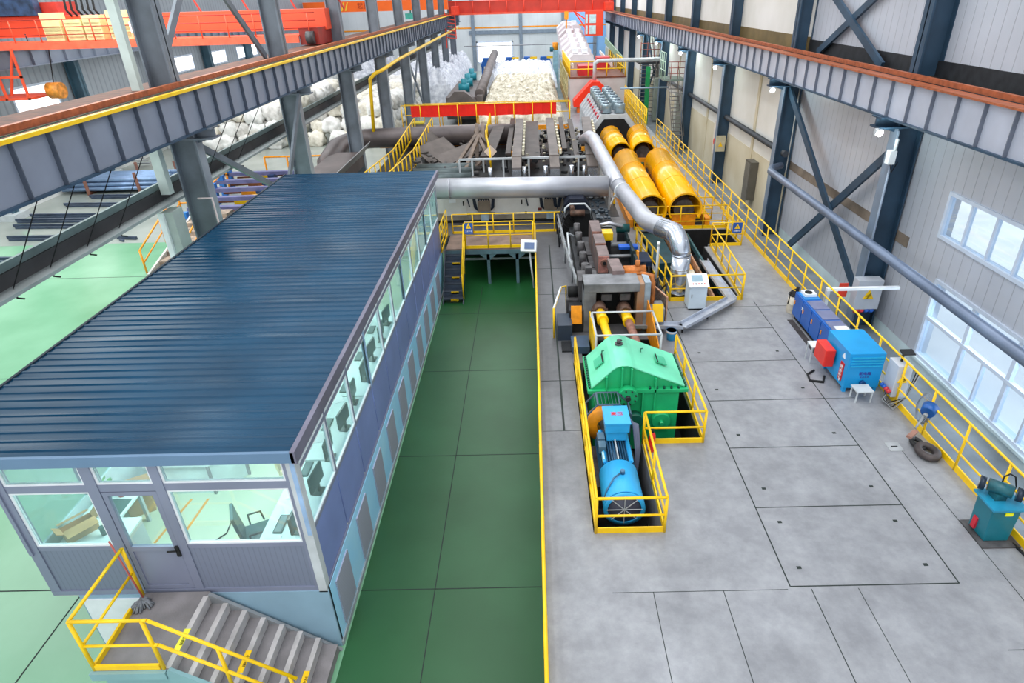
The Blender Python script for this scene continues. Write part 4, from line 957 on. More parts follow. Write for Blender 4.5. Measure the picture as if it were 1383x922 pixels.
fence('yellow railing along the front of the raised walkway',[(-2.78,24.33),(-.05,24.33)],h=1.1,sp=.95,rails=(1,.5),r=.024,kick=.12)
fence('yellow railing behind the walkway in front of the grey enclosure',[(-3.5,26.2),(1.75,26.2)],h=.85,sp=.9,rails=(1,.4),r=.024,kick=.1)
fence('short yellow railing where walkway meets the cabin corner',[(-3.72,26.1),(-3.72,23.9)],h=1.1,sp=.8,rails=(1,.66,.33),r=.022,kick=.1)
t=thing('steel_stairs','dark steel stairs with yellow step labels going up to the walkway','stairs',(-3.2,23.3,0))
SD=mat('dark_navy_steel_step',(52,60,72),.5,.2,.15,3)
for i in range(7):
    z_=P*(i+1)/8; y=22.45+i*.27
    b=MB(); b.box(-3.6,y,z_-.04,-2.86,y+.28,z_); tr=b.build('tread',SD,t); b=MB(); b.box(-3.6,y+.26,z_,-2.86,y+.29,z_+P/8-.04); b.build('riser',mat('navy_riser',(66,76,92),.5,.1,.15,3),t)
    if i%2==1 or i==0:
        b=MB(); b.box(-3.32,y-.01,z_-.1,-3.02,y,z_+.01); q=b.build('step_label',Y_,tr) if 0 else b.build('step_label',Y_,t); text('▲小心台阶',.055,BLK,q,TM((-3.17,y-.014,z_-.045),(1,0,0),(0,0,1)))
for x in (-3.62,-2.84): b=MB(); b.prism([(22.35,0),(22.6,0),(24.35,P-.15),(24.35,P),(24.1,P)],'x',x-.02,x+.02); b.build('stringer',SD,t)
fence('steep yellow handrail on the right side of the dark stairs',[(-2.82,24.3),(-2.82,22.5)],zs=[P,.15],h=1.05,sp=1.1,rails=(1,.66,.33),r=.026,kick=0)
def sign(lab,c,rx,rz,w,h,mB,parts):
    t=thing('safety_sign',lab,'sign',c); b=MB(); b.box(-w/2,-.008,-h/2,w/2,.008,h/2); o=b.build('plate',mB); o.parent=t
    for s,sz,zz,mm in parts: text(s,sz,mm,None,TM((0,-.012,zz),(1,0,0),(0,0,1))).parent=t
    t.rotation_euler=(rx,0,rz); return t
def tri_sign(lab,c,w,h,rz=0,rx=0,txt='注意安全'):
    t=sign(lab,c,rx,rz,w,h,mat('sign_blue',(24,84,170),.4),[(txt,w*.2,-h*.3,WHT)])
    b=MB(); b.prism([(-w*.3,-h*.08),(w*.3,-h*.08),(0,h*.38)],'y',-.02,-.01); o=b.build('warning_triangle',Y_); o.parent=t
    text('!',w*.4,BLK,None,TM((0,-.024,h*.06),(1,0,0),(0,0,1))).parent=t
    return t
tri_sign('blue warning sign with yellow triangle on the walkway railing',(-2.62,24.28,P+.9),.34,.5,rx=R_(-15))
# ---- lane-side rail and HMI
t=fence('long yellow edge railing between green lane and grey platform',[(.03,4.2),(.03,24.3)],h=1.0,sp=2.0,rails=(1,.5),r=.03,kick=.16)
t=thing('touch_terminal','white operator touch panel on a slim pole by the yellow railing','control panel',(-.03,21,P))
b=MB(); b.cyl((-.06,20.95,P-.3),(-.18,21.0,P+1.1),.03,seg=10); b.build('pole',LGR,t)
b=MB(); b.cbox((-.2,20.95,P+1.3),(.56,.2,.42),rx=R_(-28),rz=R_(-8)); bx_=b.build('case',WHT,t,bevel=.02)
b=MB(); b.cbox((-.18,20.84,P+1.35),(.34,.02,.22),rx=R_(-28),rz=R_(-8)); b.build('screen',mat('screen_blue_grey',(92,112,150),.2),bx_)
b=MB(); b.cbox((-.03,20.83,P+1.2),(.04,.03,.04)); b.build('button',RED,bx_)
# ---- pit railings on the right
fence('yellow railing closing the front of the pit behind the white console',[(4.42,19.9),(4.42,18.92),(6.78,18.92)],h=.9,sp=1.0,rails=(1,.5),r=.028,kick=.14)
fence('yellow railing down the right side of the channel pit',[(6.8,18.92),(7.02,23.95)],h=.9,sp=1.0,rails=(1,.5),r=.026,kick=.12)
fence('yellow railing box around the small pit with a blue sign',[(7.02,23.95),(8.25,23.95),(8.2,26.6)],h=.95,sp=.7,rails=(1,.5),r=.026,kick=.12)
tri_sign('blue warning sign with yellow triangle on the small pit railing',(8.0,23.9,P+.75),.36,.42)
fence('yellow railing crossing in front of the big yellow roller covers',[(4.3,26.1),(8.2,26.1)],h=1.0,sp=.95,rails=(1,.66,.33),r=.026,kick=.14)
fence('yellow railing close to the open ends of the yellow covers',[(4.3,27.3),(7.9,27.3)],h=1.0,sp=1.2,rails=(1,.5),r=.026,kick=.12)
fence('yellow railing along the left of the duct pit down to console',[(4.0,23.6),(4.25,21.5),(4.42,19.9)],h=.95,sp=.8,rails=(1,.5),r=.03,kick=.14)
fence('inner yellow railing alongside the right yellow roller cover',[(7.9,27.3),(7.6,41)],h=.95,sp=1.3,rails=(1,.5),r=.026,kick=.1)
# pit machinery
t=thing('pit_conveyor','orange and rust channel conveyor inside the yellow railed pit','conveyor',(6,22,.4))
b=MB(); b.box(4.6,22.5,.4,5.4,25.9,P-.1); b.build('teal_tank',mat('dark_teal_tank',(26,72,82),.5,.1,.15,2),t)
for x0,x1 in ((5.5,5.62),(6.05,6.17)): b=MB(); b.bar((x0,19.3,P-.25),(x1-.1,25.8,P-.05),.06,.28); b.build('rust_side',mat('rust_cream_side',(170,128,96),.6,.1,.25,4),t)
b=MB(); b.bar((5.75,22.0,P-.2),(5.75,25.8,P-.05),.34,.06); b.build('orange_bed',YD,t)
b=MB(); b.bar((5.75,19.3,P-.3),(5.75,22.0,P-.2),.34,.06); b.build('cream_bed',mat('cream_scale',(196,188,168),.7,0,.2,4),t)
b=MB(); b.bar((6.5,19.2,P-.35),(6.5,25.8,P-.2),.08,.2); b.build('side_girder',mat('teal_pit_girder',(54,92,98),.5),t)
b=MB(); b.tube([(5.0,22.4,.6),(4.9,22.0,.9),(5.0,20.6,.5)],.2,10); b.build('blue_pipe',mat('dark_blue_pipe',(24,52,84),.4,.2),t)
# drainage trough
def trough(pts,w,h,m,t):
    for a,c in zip(pts,pts[1:]):
        a=Vector(a); c=Vector(c); d=(c-a).normalized(); x=d.cross(Vector((0,0,1))).normalized()
        b=MB(); b.bar(a,c,w,.02); b.build('trough_bed',m,t)
        for s in (-1,1): b=MB(); b.bar(a+x*s*w/2+Vector((0,0,h/2)),c+x*s*w/2+Vector((0,0,h/2)),.025,h); b.build('trough_side',m,t)
t=thing('drain_trough','silver sheet drainage trough bending from the pit to the mill stand','trough',(4.5,16.9,P))
A=[S(848,440,z=P+.2),S(922,441,z=P+.2),S(988,405,z=P+.2),S(962,370,z=P+.05),S(950,352,z=P)]
trough(A,.3,.1,mat('bright_trough_sheet',(196,202,214),.3,.6,.08,3),t)
for q in (A[1],A[2].lerp(A[1],.5)): b=MB(); b.cyl((q.x,q.y,P),(q.x,q.y,q.z),.03,seg=8); b.build('support',DARK,t)
# console
t=thing('operator_console','white floor-standing operator console with sloped screen by the pit','console',(5.1,18.45,P))
b=MB(); b.prism([(18.2,P+.06),(18.75,P+.06),(18.75,P+1.02),(18.62,P+1.06),(18.2,P+.84)],'x',4.86,5.42); b.build('cabinet',mat('console_pale_blue',(206,222,234),.4,0,.03,2),t,bevel=.012)
b=MB(); b.prism([(18.13,P+.84),(18.2,P+.8),(18.66,P+1.02),(18.62,P+1.1)],'x',4.82,5.46); top_=b.build('desk_top',WHT,t)
b=MB(); b.cbox((5.12,18.44,P+1.01),(.34,.26,.012),rx=R_(29)); b.build('screen',mat('screen_pale',(150,180,196),.15),top_)
for k in range(5): b=MB(); b.cbox((4.96+k*.09,18.24,P+.905),(.035,.035,.03),rx=R_(29)); b.build('button',BLK if k%2 else RED,top_)
b=MB(); b.box(4.9,18.24,P,5.38,18.7,P+.06); b.build('plinth',BLK,t); b=MB(); b.box(4.93,18.185,P+.45,4.96,18.2,P+.56); b.build('door_handle',MGR,t)
t=thing('paint_bucket','blue bucket under the silver trough near the mill stand','bucket',(4.15,16.5,P)); q=S(906,458,z=P)
b=MB(); b.lathe([(.12,0),(.15,.3),(.155,.31)],(q.x,q.y,P),18); b.build('bucket_body',LBL,t); b=MB(); b.lathe([(.152,0),(.152,.07)],(q.x,q.y,P+.24),18); b.build('rim_band',WHT,t)
# ================================================================== RIGHT SIDE EQUIPMENT
fence('long yellow railing along the whole right edge of grey platform',[(8.75,4.2),(8.75,46)],h=1.18,sp=1.22,rails=(1,.68,.36),r=.026,kick=.15)
t=thing('blue_cabinet_row','long royal blue control cabinet row with grey tops beside the yellow railing','cabinet',(8.2,16.2,P))
b=MB(); b.box(7.95,14.95,P+.12,8.48,17.6,2.42); b.build('carcass',mat('royal_blue_cabinet',(16,92,176),.35,0,.05,2),t,bevel=.012)
for i in range(4):
    y=15.0+i*.65; b=MB(); b.box(7.93,y,P+.16,7.95,y+.6,2.38); d=b.build('cabinet_door',mat('royal_blue_door',(12,84,168),.35,0,.05,2),t)
    b=MB(); b.box(7.91,y+.5,P+.5,7.93,y+.54,P+.62); b.build('handle',YD,d)
    b=MB(); b.box(8.0,y+.03,2.42,8.46,y+.6,2.435); b.build('top_cover',[mat('sky_top_cover',(30,130,200),.35),mat('purple_grey_cover',(112,118,150),.5)][0 if i==3 else 1],t)
b=MB(); b.box(8.0,15.05,P,8.44,17.5,P+.12); b.build('plinth',BLK,t)
text('X',.16,WHT,t,TM((7.925,16.9,P+.6),(0,-1,0),(0,0,1)))
b=MB(); b.box(8.05,17.15,2.44,8.4,17.5,2.52); q=b.build('white_tray',WHT,t)
b=MB(); b.cyl((8.2,17.3,2.52),(8.2,17.3,2.54),.11,seg=14); tag(b.build('cable_coil',BLK),'small black coil on the far end of the blue cabinets','coil')
b=MB(); b.box(8.1,14.98,2.437,8.45,15.25,2.45); tag(b.build('paper_sheet',WHT),'white sheet on the near end of blue cabinet row','paper')
t=thing('generator_box','bright sky blue machine box with louvred end panel and red side box','machine',(8.1,14,P))
LB2=mat('bright_cyan_blue',(16,150,215),.4,0,.06,1)
b=MB(); b.box(7.68,13.35,P+.12,8.56,14.62,2.68); b.build('body',LB2,t,bevel=.015)
for k in range(4): b=MB(); b.box(7.74,13.33,2.3+k*.08,8.52,13.35,2.34+k*.08); b.build('louvre',mat('cyan_louvre',(30,170,220),.4),t)
text('配电箱\n××××',.1,mat('purple_letters',(60,60,150),.5),t,TM((8.15,13.345,2.05),(1,0,0),(0,0,1)))
b=circ((8.12,13.3,1.85),.07,'y',.08,14); b.build('valve_knob',mat('dark_blue_knob',(10,70,130),.4),t)
for x in (7.7,8.46):
    for y in (13.37,14.5): b=MB(); b.box(x,y,P,x+.08,y+.1,P+.13); b.build('leg',LB2,t)
b=MB(); b.cbox((7.5,14.25,2.2),(.26,.62,.48)); b.build('red_side_box',mat('signal_red_box',(222,46,34),.4,0,.05,3),t,bevel=.02)
b=MB(); b.box(7.66,13.5,P+.25,7.68,13.68,2.3); s_=b.build('red_label',mat('label_red',(196,40,40),.5),t); text('安全生产',.12,WHT,s_,TM((7.655,13.6,2.0),(0,0,-1),(0,-1,0)))
b=MB(); b.prism([(13.55,2.42),(13.7,2.42),(13.62,2.56)],'x',7.665,7.68); b.build('white_triangle',WHT,t)
t=thing('step_stool','small light grey metal step stool in front of the blue machine box','stool',(7.95,13.0,P))
b=MB(); b.box(7.78,12.85,P+.3,8.2,13.2,P+.33); b.build('seat',LGR,t)
for x in (7.8,8.16):
    for y in (12.87,13.16): b=MB(); b.box(x,y,P,x+.03,y+.03,P+.3); b.build('leg',LGR,t)
t=thing('step_stool','white metal stool squeezed behind the red box of the blue machine','stool',(7.5,14.9,P))
b=MB(); b.box(7.4,14.75,P+.5,7.75,15.1,P+.53); b.build('seat',WHT,t)
for x in (7.41,7.71):
    for y in (14.77,15.06): b=MB(); b.box(x,y,P,x+.03,y+.03,P+.5); b.build('leg',LGR,t)
b=MB(); b.box(7.75,14.9,P,7.93,17.4,P+.006); tag(b.build('rubber_mat',mat('dark_brown_mat',(56,52,54),.8,0,.2,4)),'dark floor mat beside the long blue cabinets','mat')
b=MB(); b.tube([(7.4,14.4,P+.02),(7.15,14.2,P+.03),(7.1,13.9,P+.02),(7.4,13.8,P+.03),(7.55,14.1,P+.02)],.03,6); tag(b.build('loose_cable',BLK),'black cable loop on the floor under the red box','cable')
# barrel
t=thing('steel_drum','small white and rusty drum with a pump on top by the railing','drum',(8.2,18.0,P))
b=MB(); b.lathe([(.22,0),(.23,.02),(.23,.3),(.238,.31),(.23,.32),(.23,.56),(.22,.58)],(8.15,17.95,P),22); b.build('drum_body',mat('cream_drum',(216,206,186),.5,.1,.12,5),t)
b=MB(); b.cyl((8.15,17.95,P+.58),(8.15,17.95,P+.61),.24,seg=20); b.cyl((8.15,17.95,P+.6),(8.15,17.95,P+.85),.05,seg=10); b.tube([(8.15,17.95,P+.8),(7.95,17.9,P+.75),(7.9,17.9,P+.3)],.018,6); b.build('pump_head',BLK,t)
# electrical boxes
t=thing('distribution_box','grey wall distribution box with yellow warning triangle below the braces','electrical box',(11.0,19.3,1.4))
b=MB(); b.box(10.72,19.2,.95,11.55,19.6,2.0); b.build('case',mat('pale_box_grey',(190,196,206),.4,0,.04,2),t,bevel=.015)
b=MB(); b.prism([(10.95,1.35),(11.3,1.35),(11.125,1.68)],'y',19.17,19.2); b.build('warning_triangle',Y_,t)
text('⚡',.2,BLK,t,TM((11.125,19.165,1.46),(1,0,0),(0,0,1)))
for i in range(4): b=MB(); b.cyl((10.85+i*.17,19.3,.82),(10.85+i*.17,19.2,.93),.07,seg=12); b.build('socket',[mat('socket_red',(200,50,60),.4),mat('socket_blue',(30,90,180),.4)][i//2],t)
b=MB(); b.box(11.05,19.6,0,11.35,19.68,2.0); b.build('stand',STB,t)
t=thing('red_sign','small red sign with a white symbol beside the grey wall box','sign',(10.45,19.6,1.6)); b=MB(); b.box(10.3,19.6,1.25,10.6,19.63,1.75); b.build('plate',RED,t); text('8',.2,WHT,t,TM((10.45,19.595,1.55),(1,0,0),(0,0,1))); b=MB(); b.box(10.42,19.63,0,10.48,19.66,1.7); b.build('post',STB,t)
t=thing('socket_box','light grey site socket box with warning triangle and cables on the railing','electrical box',(8.8,12.9,2))
b=MB(); b.box(8.62,12.85,1.72,8.98,13.3,2.6) ; b.build('case',mat('pale_box_grey'),t,bevel=.015) if 0 else b.build('case',MATS['pale_box_grey'],t,bevel=.015)
b=MB(); b.prism([(8.68,2.15),(8.9,2.15),(8.79,2.38)],'y',12.82,12.85); b.build('warning_triangle',Y_,t)
text('⚡',.13,BLK,t,TM((8.79,12.815,2.22),(1,0,0),(0,0,1)))
for i in range(4): b=MB(); b.cyl((8.6,12.9+i*.1,1.9),(8.52,12.9+i*.1,1.84),.05,seg=12); b.build('socket',[MATS['socket_red'],MATS['socket_blue']][i//2],t)
for k in range(4): b=MB(); b.tube([(8.6,12.95+k*.08,1.84),(8.4+.03*k,12.8,1.7),(8.55,12.5+.1*k,1.6),(8.8,12.55,1.9),(9.0,12.6+.05*k,2.5)],.013,6); b.build('cable',BLK if k%2 else MGR,t)
b=MB(); b.cyl((8.8,13.1,2.6),(8.8,13.1,2.85),.03,seg=8); b.cbox((8.85,13.05,2.87),(.3,.2,.03),rx=.2); b.build('top_lamp',DARK,t)
# white cable tray beam
t=thing('cable_tray','white L-shaped cable tray reaching from the column to the blue cabinets','tray',(9.9,17.5,2.5))
b=MB(); b.box(8.85,17.5,2.45,11.05,17.62,2.53); b.build('horizontal_arm',WHT,t); b=MB(); b.box(8.85,17.5,0,8.95,17.62,2.45); b.build('drop',LGR,t)
# fan
t=thing('floor_fan','blue headed fan on a jointed arm with coiled cables at the railing','fan',(8.55,11.3,P))
b=MB(); b.cyl((8.55,11.38,2.3),(8.7,11.52,2.35),.14,.17,seg=18); b.build('fan_head',mat('fan_blue',(20,86,160),.35),t)
b=MB(); b.cyl((8.44,11.3,2.28),(8.2,11.1,2.1),.025,seg=8); b.cyl((8.5,11.32,2.3),(8.44,11.28,2.28),.05,seg=10); b.build('arm',MGR,t)
b=MB(); b.cbox((8.1,11.0,2.02),(.34,.1,.05),rz=R_(38)); b.build('bracket_plate',mat('rust_plate',(150,110,96),.6),t)
b=MB(); b.tube([(8.1,11.05,2.0),(8.3,11.2,1.8),(8.4,11.3,P)],.02,6); b.build('pole',MGR,t)
b=MB()
for k in range(6):
    c=Vector((8.7,11.75,2.15)); pts=[]
    for j in range(15): a=j/14*2*math.pi; pts.append(c+Vector((.02*k-.05,math.cos(a)*(.16+.02*k),math.sin(a)*(.3+.02*k))))
    b.tube(pts,.011,5,False)
tag(b.build('cable_coil',mat('grey_coil',(120,128,140),.4)),'grey cable coil hung on the yellow railing by the fan','coil')
def ringtube(c,R,r,sx=1,sy=1,tilt=0):
    pts=[]
    for j in range(25): a=j/24*2*math.pi; pts.append(Vector(c)+Vector((math.cos(a)*R*sx,math.sin(a)*R*sy,math.sin(a)*tilt)))
    return pts
t=thing('old_tyre','worn black tyre halves lying on the floor against the yellow railing','tyre',(8.45,10.95,P))
b=MB(); b.tube(ringtube((8.45,10.85,P+.1),.19,.08,.9,1.2),.08,10,False); b.build('outer_ring',mat('brown_black_rubber',(66,58,58),.55,0,.2,4),t)
b=MB(); b.tube(ringtube((8.4,11.15,P+.08),.12,.05,.8,1.6),.05,10,False); b.build('inner_ring',RUB,t)
# bench grinder
t=thing('bench_grinder','teal pedestal grinder with twin wheels standing at right by the railing','grinder',(8.3,8.6,P))
b=MB(); b.prism([(8.1,P+.03),(8.55,P+.03),(8.57,P+.8),(8.05,P+.8)],'y',8.35,8.8); b.build('pedestal',mat('teal_grinder_paint',(10,108,124),.35,0,.05,3),t,bevel=.02)
b=MB(); b.box(8.0,8.28,P+.8,8.62,8.86,P+.84); b.build('top_tray',mat('teal_blue_tray',(36,140,176),.35),t)
b=MB(); b.box(8.0,8.2,P,8.7,8.9,P+.03); b.build('foot_plate',GREY,t)
b=MB(); b.box(8.28,8.33,P+.66,8.42,8.345,P+.73); b.build('yellow_label',mat('lemon_label',(236,236,30),.5),t)
b=MB(); b.box(8.05,8.6,P+.1,8.09,8.7,P+.35); b.build('red_stripe',mat('stripe_red',(190,30,50),.5),t)
b=MB(); b.cyl((8.12,8.75,P+1.05),(8.42,8.52,P+1.05),.12,seg=18); b.cbox((8.27,8.63,P+.9),(.2,.2,.14)); b.build('motor_body',mat('teal_motor',(28,88,98),.4,.1,.2,5),t)
for (x,y) in ((8.05,8.8),(8.5,8.46)):
    b=MB(); d=Vector((.79,-.61,0)); c=Vector((x,y,P+1.04)); b.cyl(c-d*.045,c+d*.045,.13,seg=22); w_=b.build('wheel_guard',mat('navy_guard',(24,40,58),.35,.3),t)
    b=MB(); b.cyl(c-d*.05,c+d*.055,.05,seg=12); b.build('hub',LGR,w_)
b=MB(); b.tube([(8.3,8.68,P+1.14),(8.33,8.72,P+1.24),(8.42,8.72,P+1.3),(8.52,8.7,P+1.24),(8.58,8.68,P+1.05),(8.6,8.7,P+.7)],.014,8); b.build('cable',BLK,t)
b=MB(); b.tube([(8.62,8.3,P+.01),(8.66,7.9,P+.02),(8.6,7.4,P+.02),(8.68,6.5,P+.02)],.03,8); tag(b.build('floor_hose',DARK),'dark hose on the floor running forward from the grinder','hose')
t=thing('floor_hatch','small square steel hatch outline in the floor near the tyre','hatch',(7.9,11.7,P)); b=MB(); b.box(7.75,11.0,P,8.05,11.3,P+.008); b.build('plate',mat('hatch_plate',(172,176,180),.4,.2,.08,3),t); b=MB(); b.box(7.83,11.13,P+.008,7.97,11.17,P+.016); b.build('grip',DARK,t)
# lamps on brackets
LAMP=mat('lamp_glow',(250,255,250),.5,emit=30)
for i,(x,y,z_) in enumerate(((10.4,19.6,6.62),(10.45,29.2,6.6),(10.45,38.8,6.6),(10.5,48.4,6.6),(10.5,58,6.6),(10.5,67.5,6.6))):
    t=thing('flood_lamp','lit flood lamp under the right girder bracket, %s from the camera'%ORD[i],'lamp',(x,y,z_),'flood lamps under the right girder')
    b=MB(); b.cbox((x,y,z_+.08),(.2,.16,.14),rx=.4); b.build('housing',LGR,t); b=MB(); b.lathe([(.02,-.02),(.09,0),(.09,.02)],(x,y-.11,z_+.05),16,'y'); b.build('lens',LAMP,t)
    b=MB(); b.cyl((x,y,z_+.1),(x,y,6.77),.02,seg=6); b.build('hanger',DARK,t)
    l=bpy.data.lights.new('flood_light','POINT'); l.energy=25 if i<3 else 60; l.shadow_soft_size=.1; l.color=(.85,1,.95)
    o=bpy.data.objects.new('flood_light',l); COL.objects.link(o); o.location=(x,y-.35,z_)
# camera / junction box on near column
t=thing('junction_box','white junction box with antenna fixed to the nearest right column','electrical box',(10.95,19.5,6.1)); b=MB(); b.box(10.82,19.42,5.75,11.02,19.65,6.15); b.build('case',WHT,t); b=MB(); b.cyl((10.98,19.5,6.15),(10.98,19.5,6.5),.05,seg=10); b.build('antenna',LGR,t); b=MB(); b.tube([(10.9,19.45,5.75),(11.0,19.45,5.5),(11.15,19.5,5.8)],.015,6); b.build('cable',BLK,t)
b=MB(); b.cyl((11.02,19.62,.3),(11.02,19.62,6.7),.035,seg=8); tag(b.build('conduit',mat('pale_conduit',(150,165,185),.4,.3)),'pale conduit running down the nearest right column','conduit')
# wall grinder box sign on column 2, hydrant poster, door-like boxes on right wall
for i,(y,z0,z1) in enumerate(((40.5,.9,2.3),)): 
    t=thing('safety_poster','white poster with orange round symbols on the beige wall between columns','poster',(XW-.2,y,2)); b=MB(); b.box(XW-.2,y,z0+.3,XW-.17,y+1.4,z1+.9); b.build('sheet',mat('poster_cream',(216,206,196),.6),t)
    for k in range(5): b=MB(); b.cyl((XW-.21,y+.35+.35*(k%3),1.5+.5*(k//2)),(XW-.2,y+.35+.35*(k%3),1.5+.5*(k//2)),.2,seg=16); b.build('symbol',YD if k%2 else RED,t)
t=thing('wall_hydrant_box','small grey box with warning label on the third right column','electrical box',(11.0,39,2.4)); b=MB(); b.box(10.95,38.6,2.0,11.5,38.75,2.9); b.build('case',mat('cream_box',(196,188,160),.5),t); b=MB(); b.prism([(11.1,2.3),(11.35,2.3),(11.22,2.55)],'y',38.58,38.6); b.build('warning_triangle',Y_,t)
for i,(y,x,h,c_) in enumerate(((33.0,11.5,1.3,(96,92,84)),(50.5,11.2,2.3,(176,180,172)),(60.0,11.2,2.4,(150,160,150)))):
    t=thing('wall_cabinet',['dark grey panel box low on the beige wall behind railing','tall grey green cabinet at the foot of right wall','grey green cabinet farther along the right wall'][i],'cabinet',(x,y,0)); b=MB(); b.box(x-.2,y,.2+P*(i==0)*.3,XW-.15,y+.9,P*.6+h+.4); b.build('carcass',mat('cab%d_paint'%i,c_,.5,0,.08,2),t); b=MB(); b.box(x-.22,y+.08,.5,x-.2,y+.82,P*.6+h+.3); b.build('cabinet_door',mat('cabd%d_paint'%i,tuple(min(255,v+14) for v in c_),.5),t)
# ---- stair tower on the right row
def ship_stair(lab,x,y0,z0,y1,z1,w,m,n):
    t=thing('ladder_stair',lab,'stairs',(x,y0,z0))
    for s in (-1,1):
        b=MB(); b.bar((x+s*w/2,y0,z0),(x+s*w/2,y1,z1),.04,.18); b.build('stringer',m,t)
        b=MB(); b.cyl((x+s*w/2,y0,z0+.9),(x+s*w/2,y1,z1+.9),.025,seg=6); b.build('handrail',m,t)
    for i in range(n):
        f=(i+.5)/n; b=MB(); b.box(x-w/2,y0+(y1-y0)*f-.12,z0+(z1-z0)*f-.02,x+w/2,y0+(y1-y0)*f+.12,z0+(z1-z0)*f+.02); b.build('tread',m,t)
    return t
GS=mat('grey_stair_steel',(112,108,104),.5,.2,.15,2)
ship_stair('steep grey ladder stair climbing to the platform between right columns',10.6,47.0,.4,50.6,4.7,.7,GS,18)
t=thing('access_platform','grey landing with pale green cage railing at top of the ladder stair','platform',(10.7,51.2,4.7))
b=MB(); b.box(9.9,50.4,4.6,11.5,52.6,4.72); b.build('deck',mat('grey_green_deck',(120,134,124),.5),t)
PG=mat('pale_green_rail',(190,216,196),.5); RR=mat('brown_red_rail',(150,84,74),.5)
b=MB()
for y in (50.5,51.2,51.9,52.5): b.cyl((9.95,y,4.7),(9.95,y,6.5),.035,seg=6)
for z_ in (5.3,5.9,6.5): b.cyl((9.95,50.5,z_),(9.95,52.5,z_),.035,seg=6)
b.build('cage_railing',PG,t)
b=MB()
for x in (10.4,10.9,11.4): b.cyl((x,50.5,4.7),(x,50.5,5.9),.03,seg=6)
for z_ in (5.1,5.5,5.9): b.cyl((10.2,50.5,z_),(11.5,50.5,z_),.03,seg=6)
b.build('front_railing',RR,t)
ship_stair('dark stair tower flight farther along the right columns',10.4,60.5,.4,60.6,4.9,1.4,GS,14)
t=thing('access_platform','dark far landing with brown red railings above the second stair','platform',(10.4,62,4.9)); b=MB(); b.box(9.6,60.6,4.85,11.4,64,5.0); b.build('deck',DARK,t); b=MB()
for x in (9.7,10.3,10.9,11.4): b.cyl((x,60.7,5),(x,60.7,6.6),.035,seg=6)
for z_ in (5.5,6.0,6.5): b.cyl((9.7,60.7,z_),(11.4,60.7,z_),.035,seg=6)
b.build('front_railing',RR,t)
b=MB(); b.box(10.0,58.9,0,10.35,59.2,4.8); tag(b.build('green_pipe_duct',mat('vivid_green_pipe',(20,140,76),.5)),'vivid green vertical duct near the far stair on the right','duct')
# ================================================================== YELLOW ROLLER COVERS
def hood(lab,p0,p1,r,m=YS):
    t=thing('roller_cover',lab,'cover',p0,'yellow arched roller covers'); p0=Vector(p0); p1=Vector(p1); d=(p1-p0).normalized(); x=d.cross(Vector((0,0,1))).normalized()
    seg=28; b=MB(); a0=R_(-32); a1=R_(212); L=(p1-p0).length
    secs=[0,.02,.33,.335,.66,.665,.98,1]
    for q,rr in ((0,r),(1,r-.05)):
        o=len(b.v)
        for f in (0,1):
            c=p0+(p1-p0)*f
            for i in range(seg+1):
                a=a0+(a1-a0)*i/seg; b.v.append(tuple(c+x*math.cos(a)*rr+Vector((0,0,1))*math.sin(a)*rr))
        for i in range(seg): b.face((o+i,o+i+1,o+seg+2+i,o+seg+1+i),True)
    n=seg+1
    for f in (0,1):
        for i in range(seg): b.face((f*n+i,f*n+i+1,2*n+f*n+i+1,2*n+f*n+i))
    b.build('arched_shell',m,t)
    for f in (.0,.33,.66,.985):
        c=p0+(p1-p0)*f; b=MB(); pts=[c+x*math.cos(a0+(a1-a0)*i/seg)*(r+.012)+Vector((0,0,1))*math.sin(a0+(a1-a0)*i/seg)*(r+.012) for i in range(seg+1)]
        b.tube(pts,.01,5); b.build('seam_band',YS,t)
    b=MB(); b.cyl(p0+d*.35-Vector((0,0,.1)),p1-d*.2-Vector((0,0,.1)),r*.62,seg=18); b.build('inner_roll',GREY,t)
    for f in (.05,.5,.95):
        c=p0+(p1-p0)*f; b=MB(); b.cbox((c.x,c.y,(c.z-.35+P)/2),(r*1.5,.3,c.z-.35-P+.05)); b.build('saddle',YD,t)
    return t
hood('long yellow arched roller cover, near one beside the railing',(6.38,25.9,2.47),(6.8,34.7,2.47),.69)
hood('long yellow arched roller cover, near one beside the silver duct',(4.93,25.9,2.47),(5.05,34.8,2.47),.66)
hood('short yellow arched roller cover, far one on the right',(6.32,36.6,2.47),(6.75,41.7,2.47),.66)
hood('short yellow arched roller cover, far one on the left behind duct',(5.05,36.6,2.47),(5.0,41.7,2.47),.62)
t=thing('roller_bed','brown steel bed frame carrying the yellow roller covers','frame',(5.8,34,P))
b=MB(); b.box(4.1,26.4,P,4.3,42.3,P+.35); b.build('side_beam',YD,t); b=MB(); b.box(7.4,26.4,P,7.6,42.3,P+.35); b.build('side_beam',YD,t); b=MB(); b.box(4.3,26.6,P,7.4,42.3,P+.05); b.build('base_plate',BLK,t)
b=MB(); b.cyl((5.4,35.6,2.1),(6.2,35.6,2.1),.1,seg=10); b.box(5.5,35.4,P,5.9,35.9,2.0); b.build('drive_unit',mat('dark_green_drive',(34,80,60),.5),t)
t=thing('bright_bracing','white and yellow braces between duct and black conveyor','frame',(3.9,32,P)); b=MB()
for y in (29,31,33,35): b.bar((3.55,y,P),(3.55,y,2.9),.08); b.bar((3.55,y,2.2),(4.25,y,2.2),.06); b.bar((3.55,y,1.7),(4.25,y+1.2,2.6),.07)
b.build('braces',LGR,t); b=MB(); 
for y in (30,32,34): b.bar((3.9,y,P),(3.9,y,2.6),.1); b.bar((3.9,y,2.5),(3.9,y+2,2.5),.1)
b.build('yellow_struts',Y_,t)
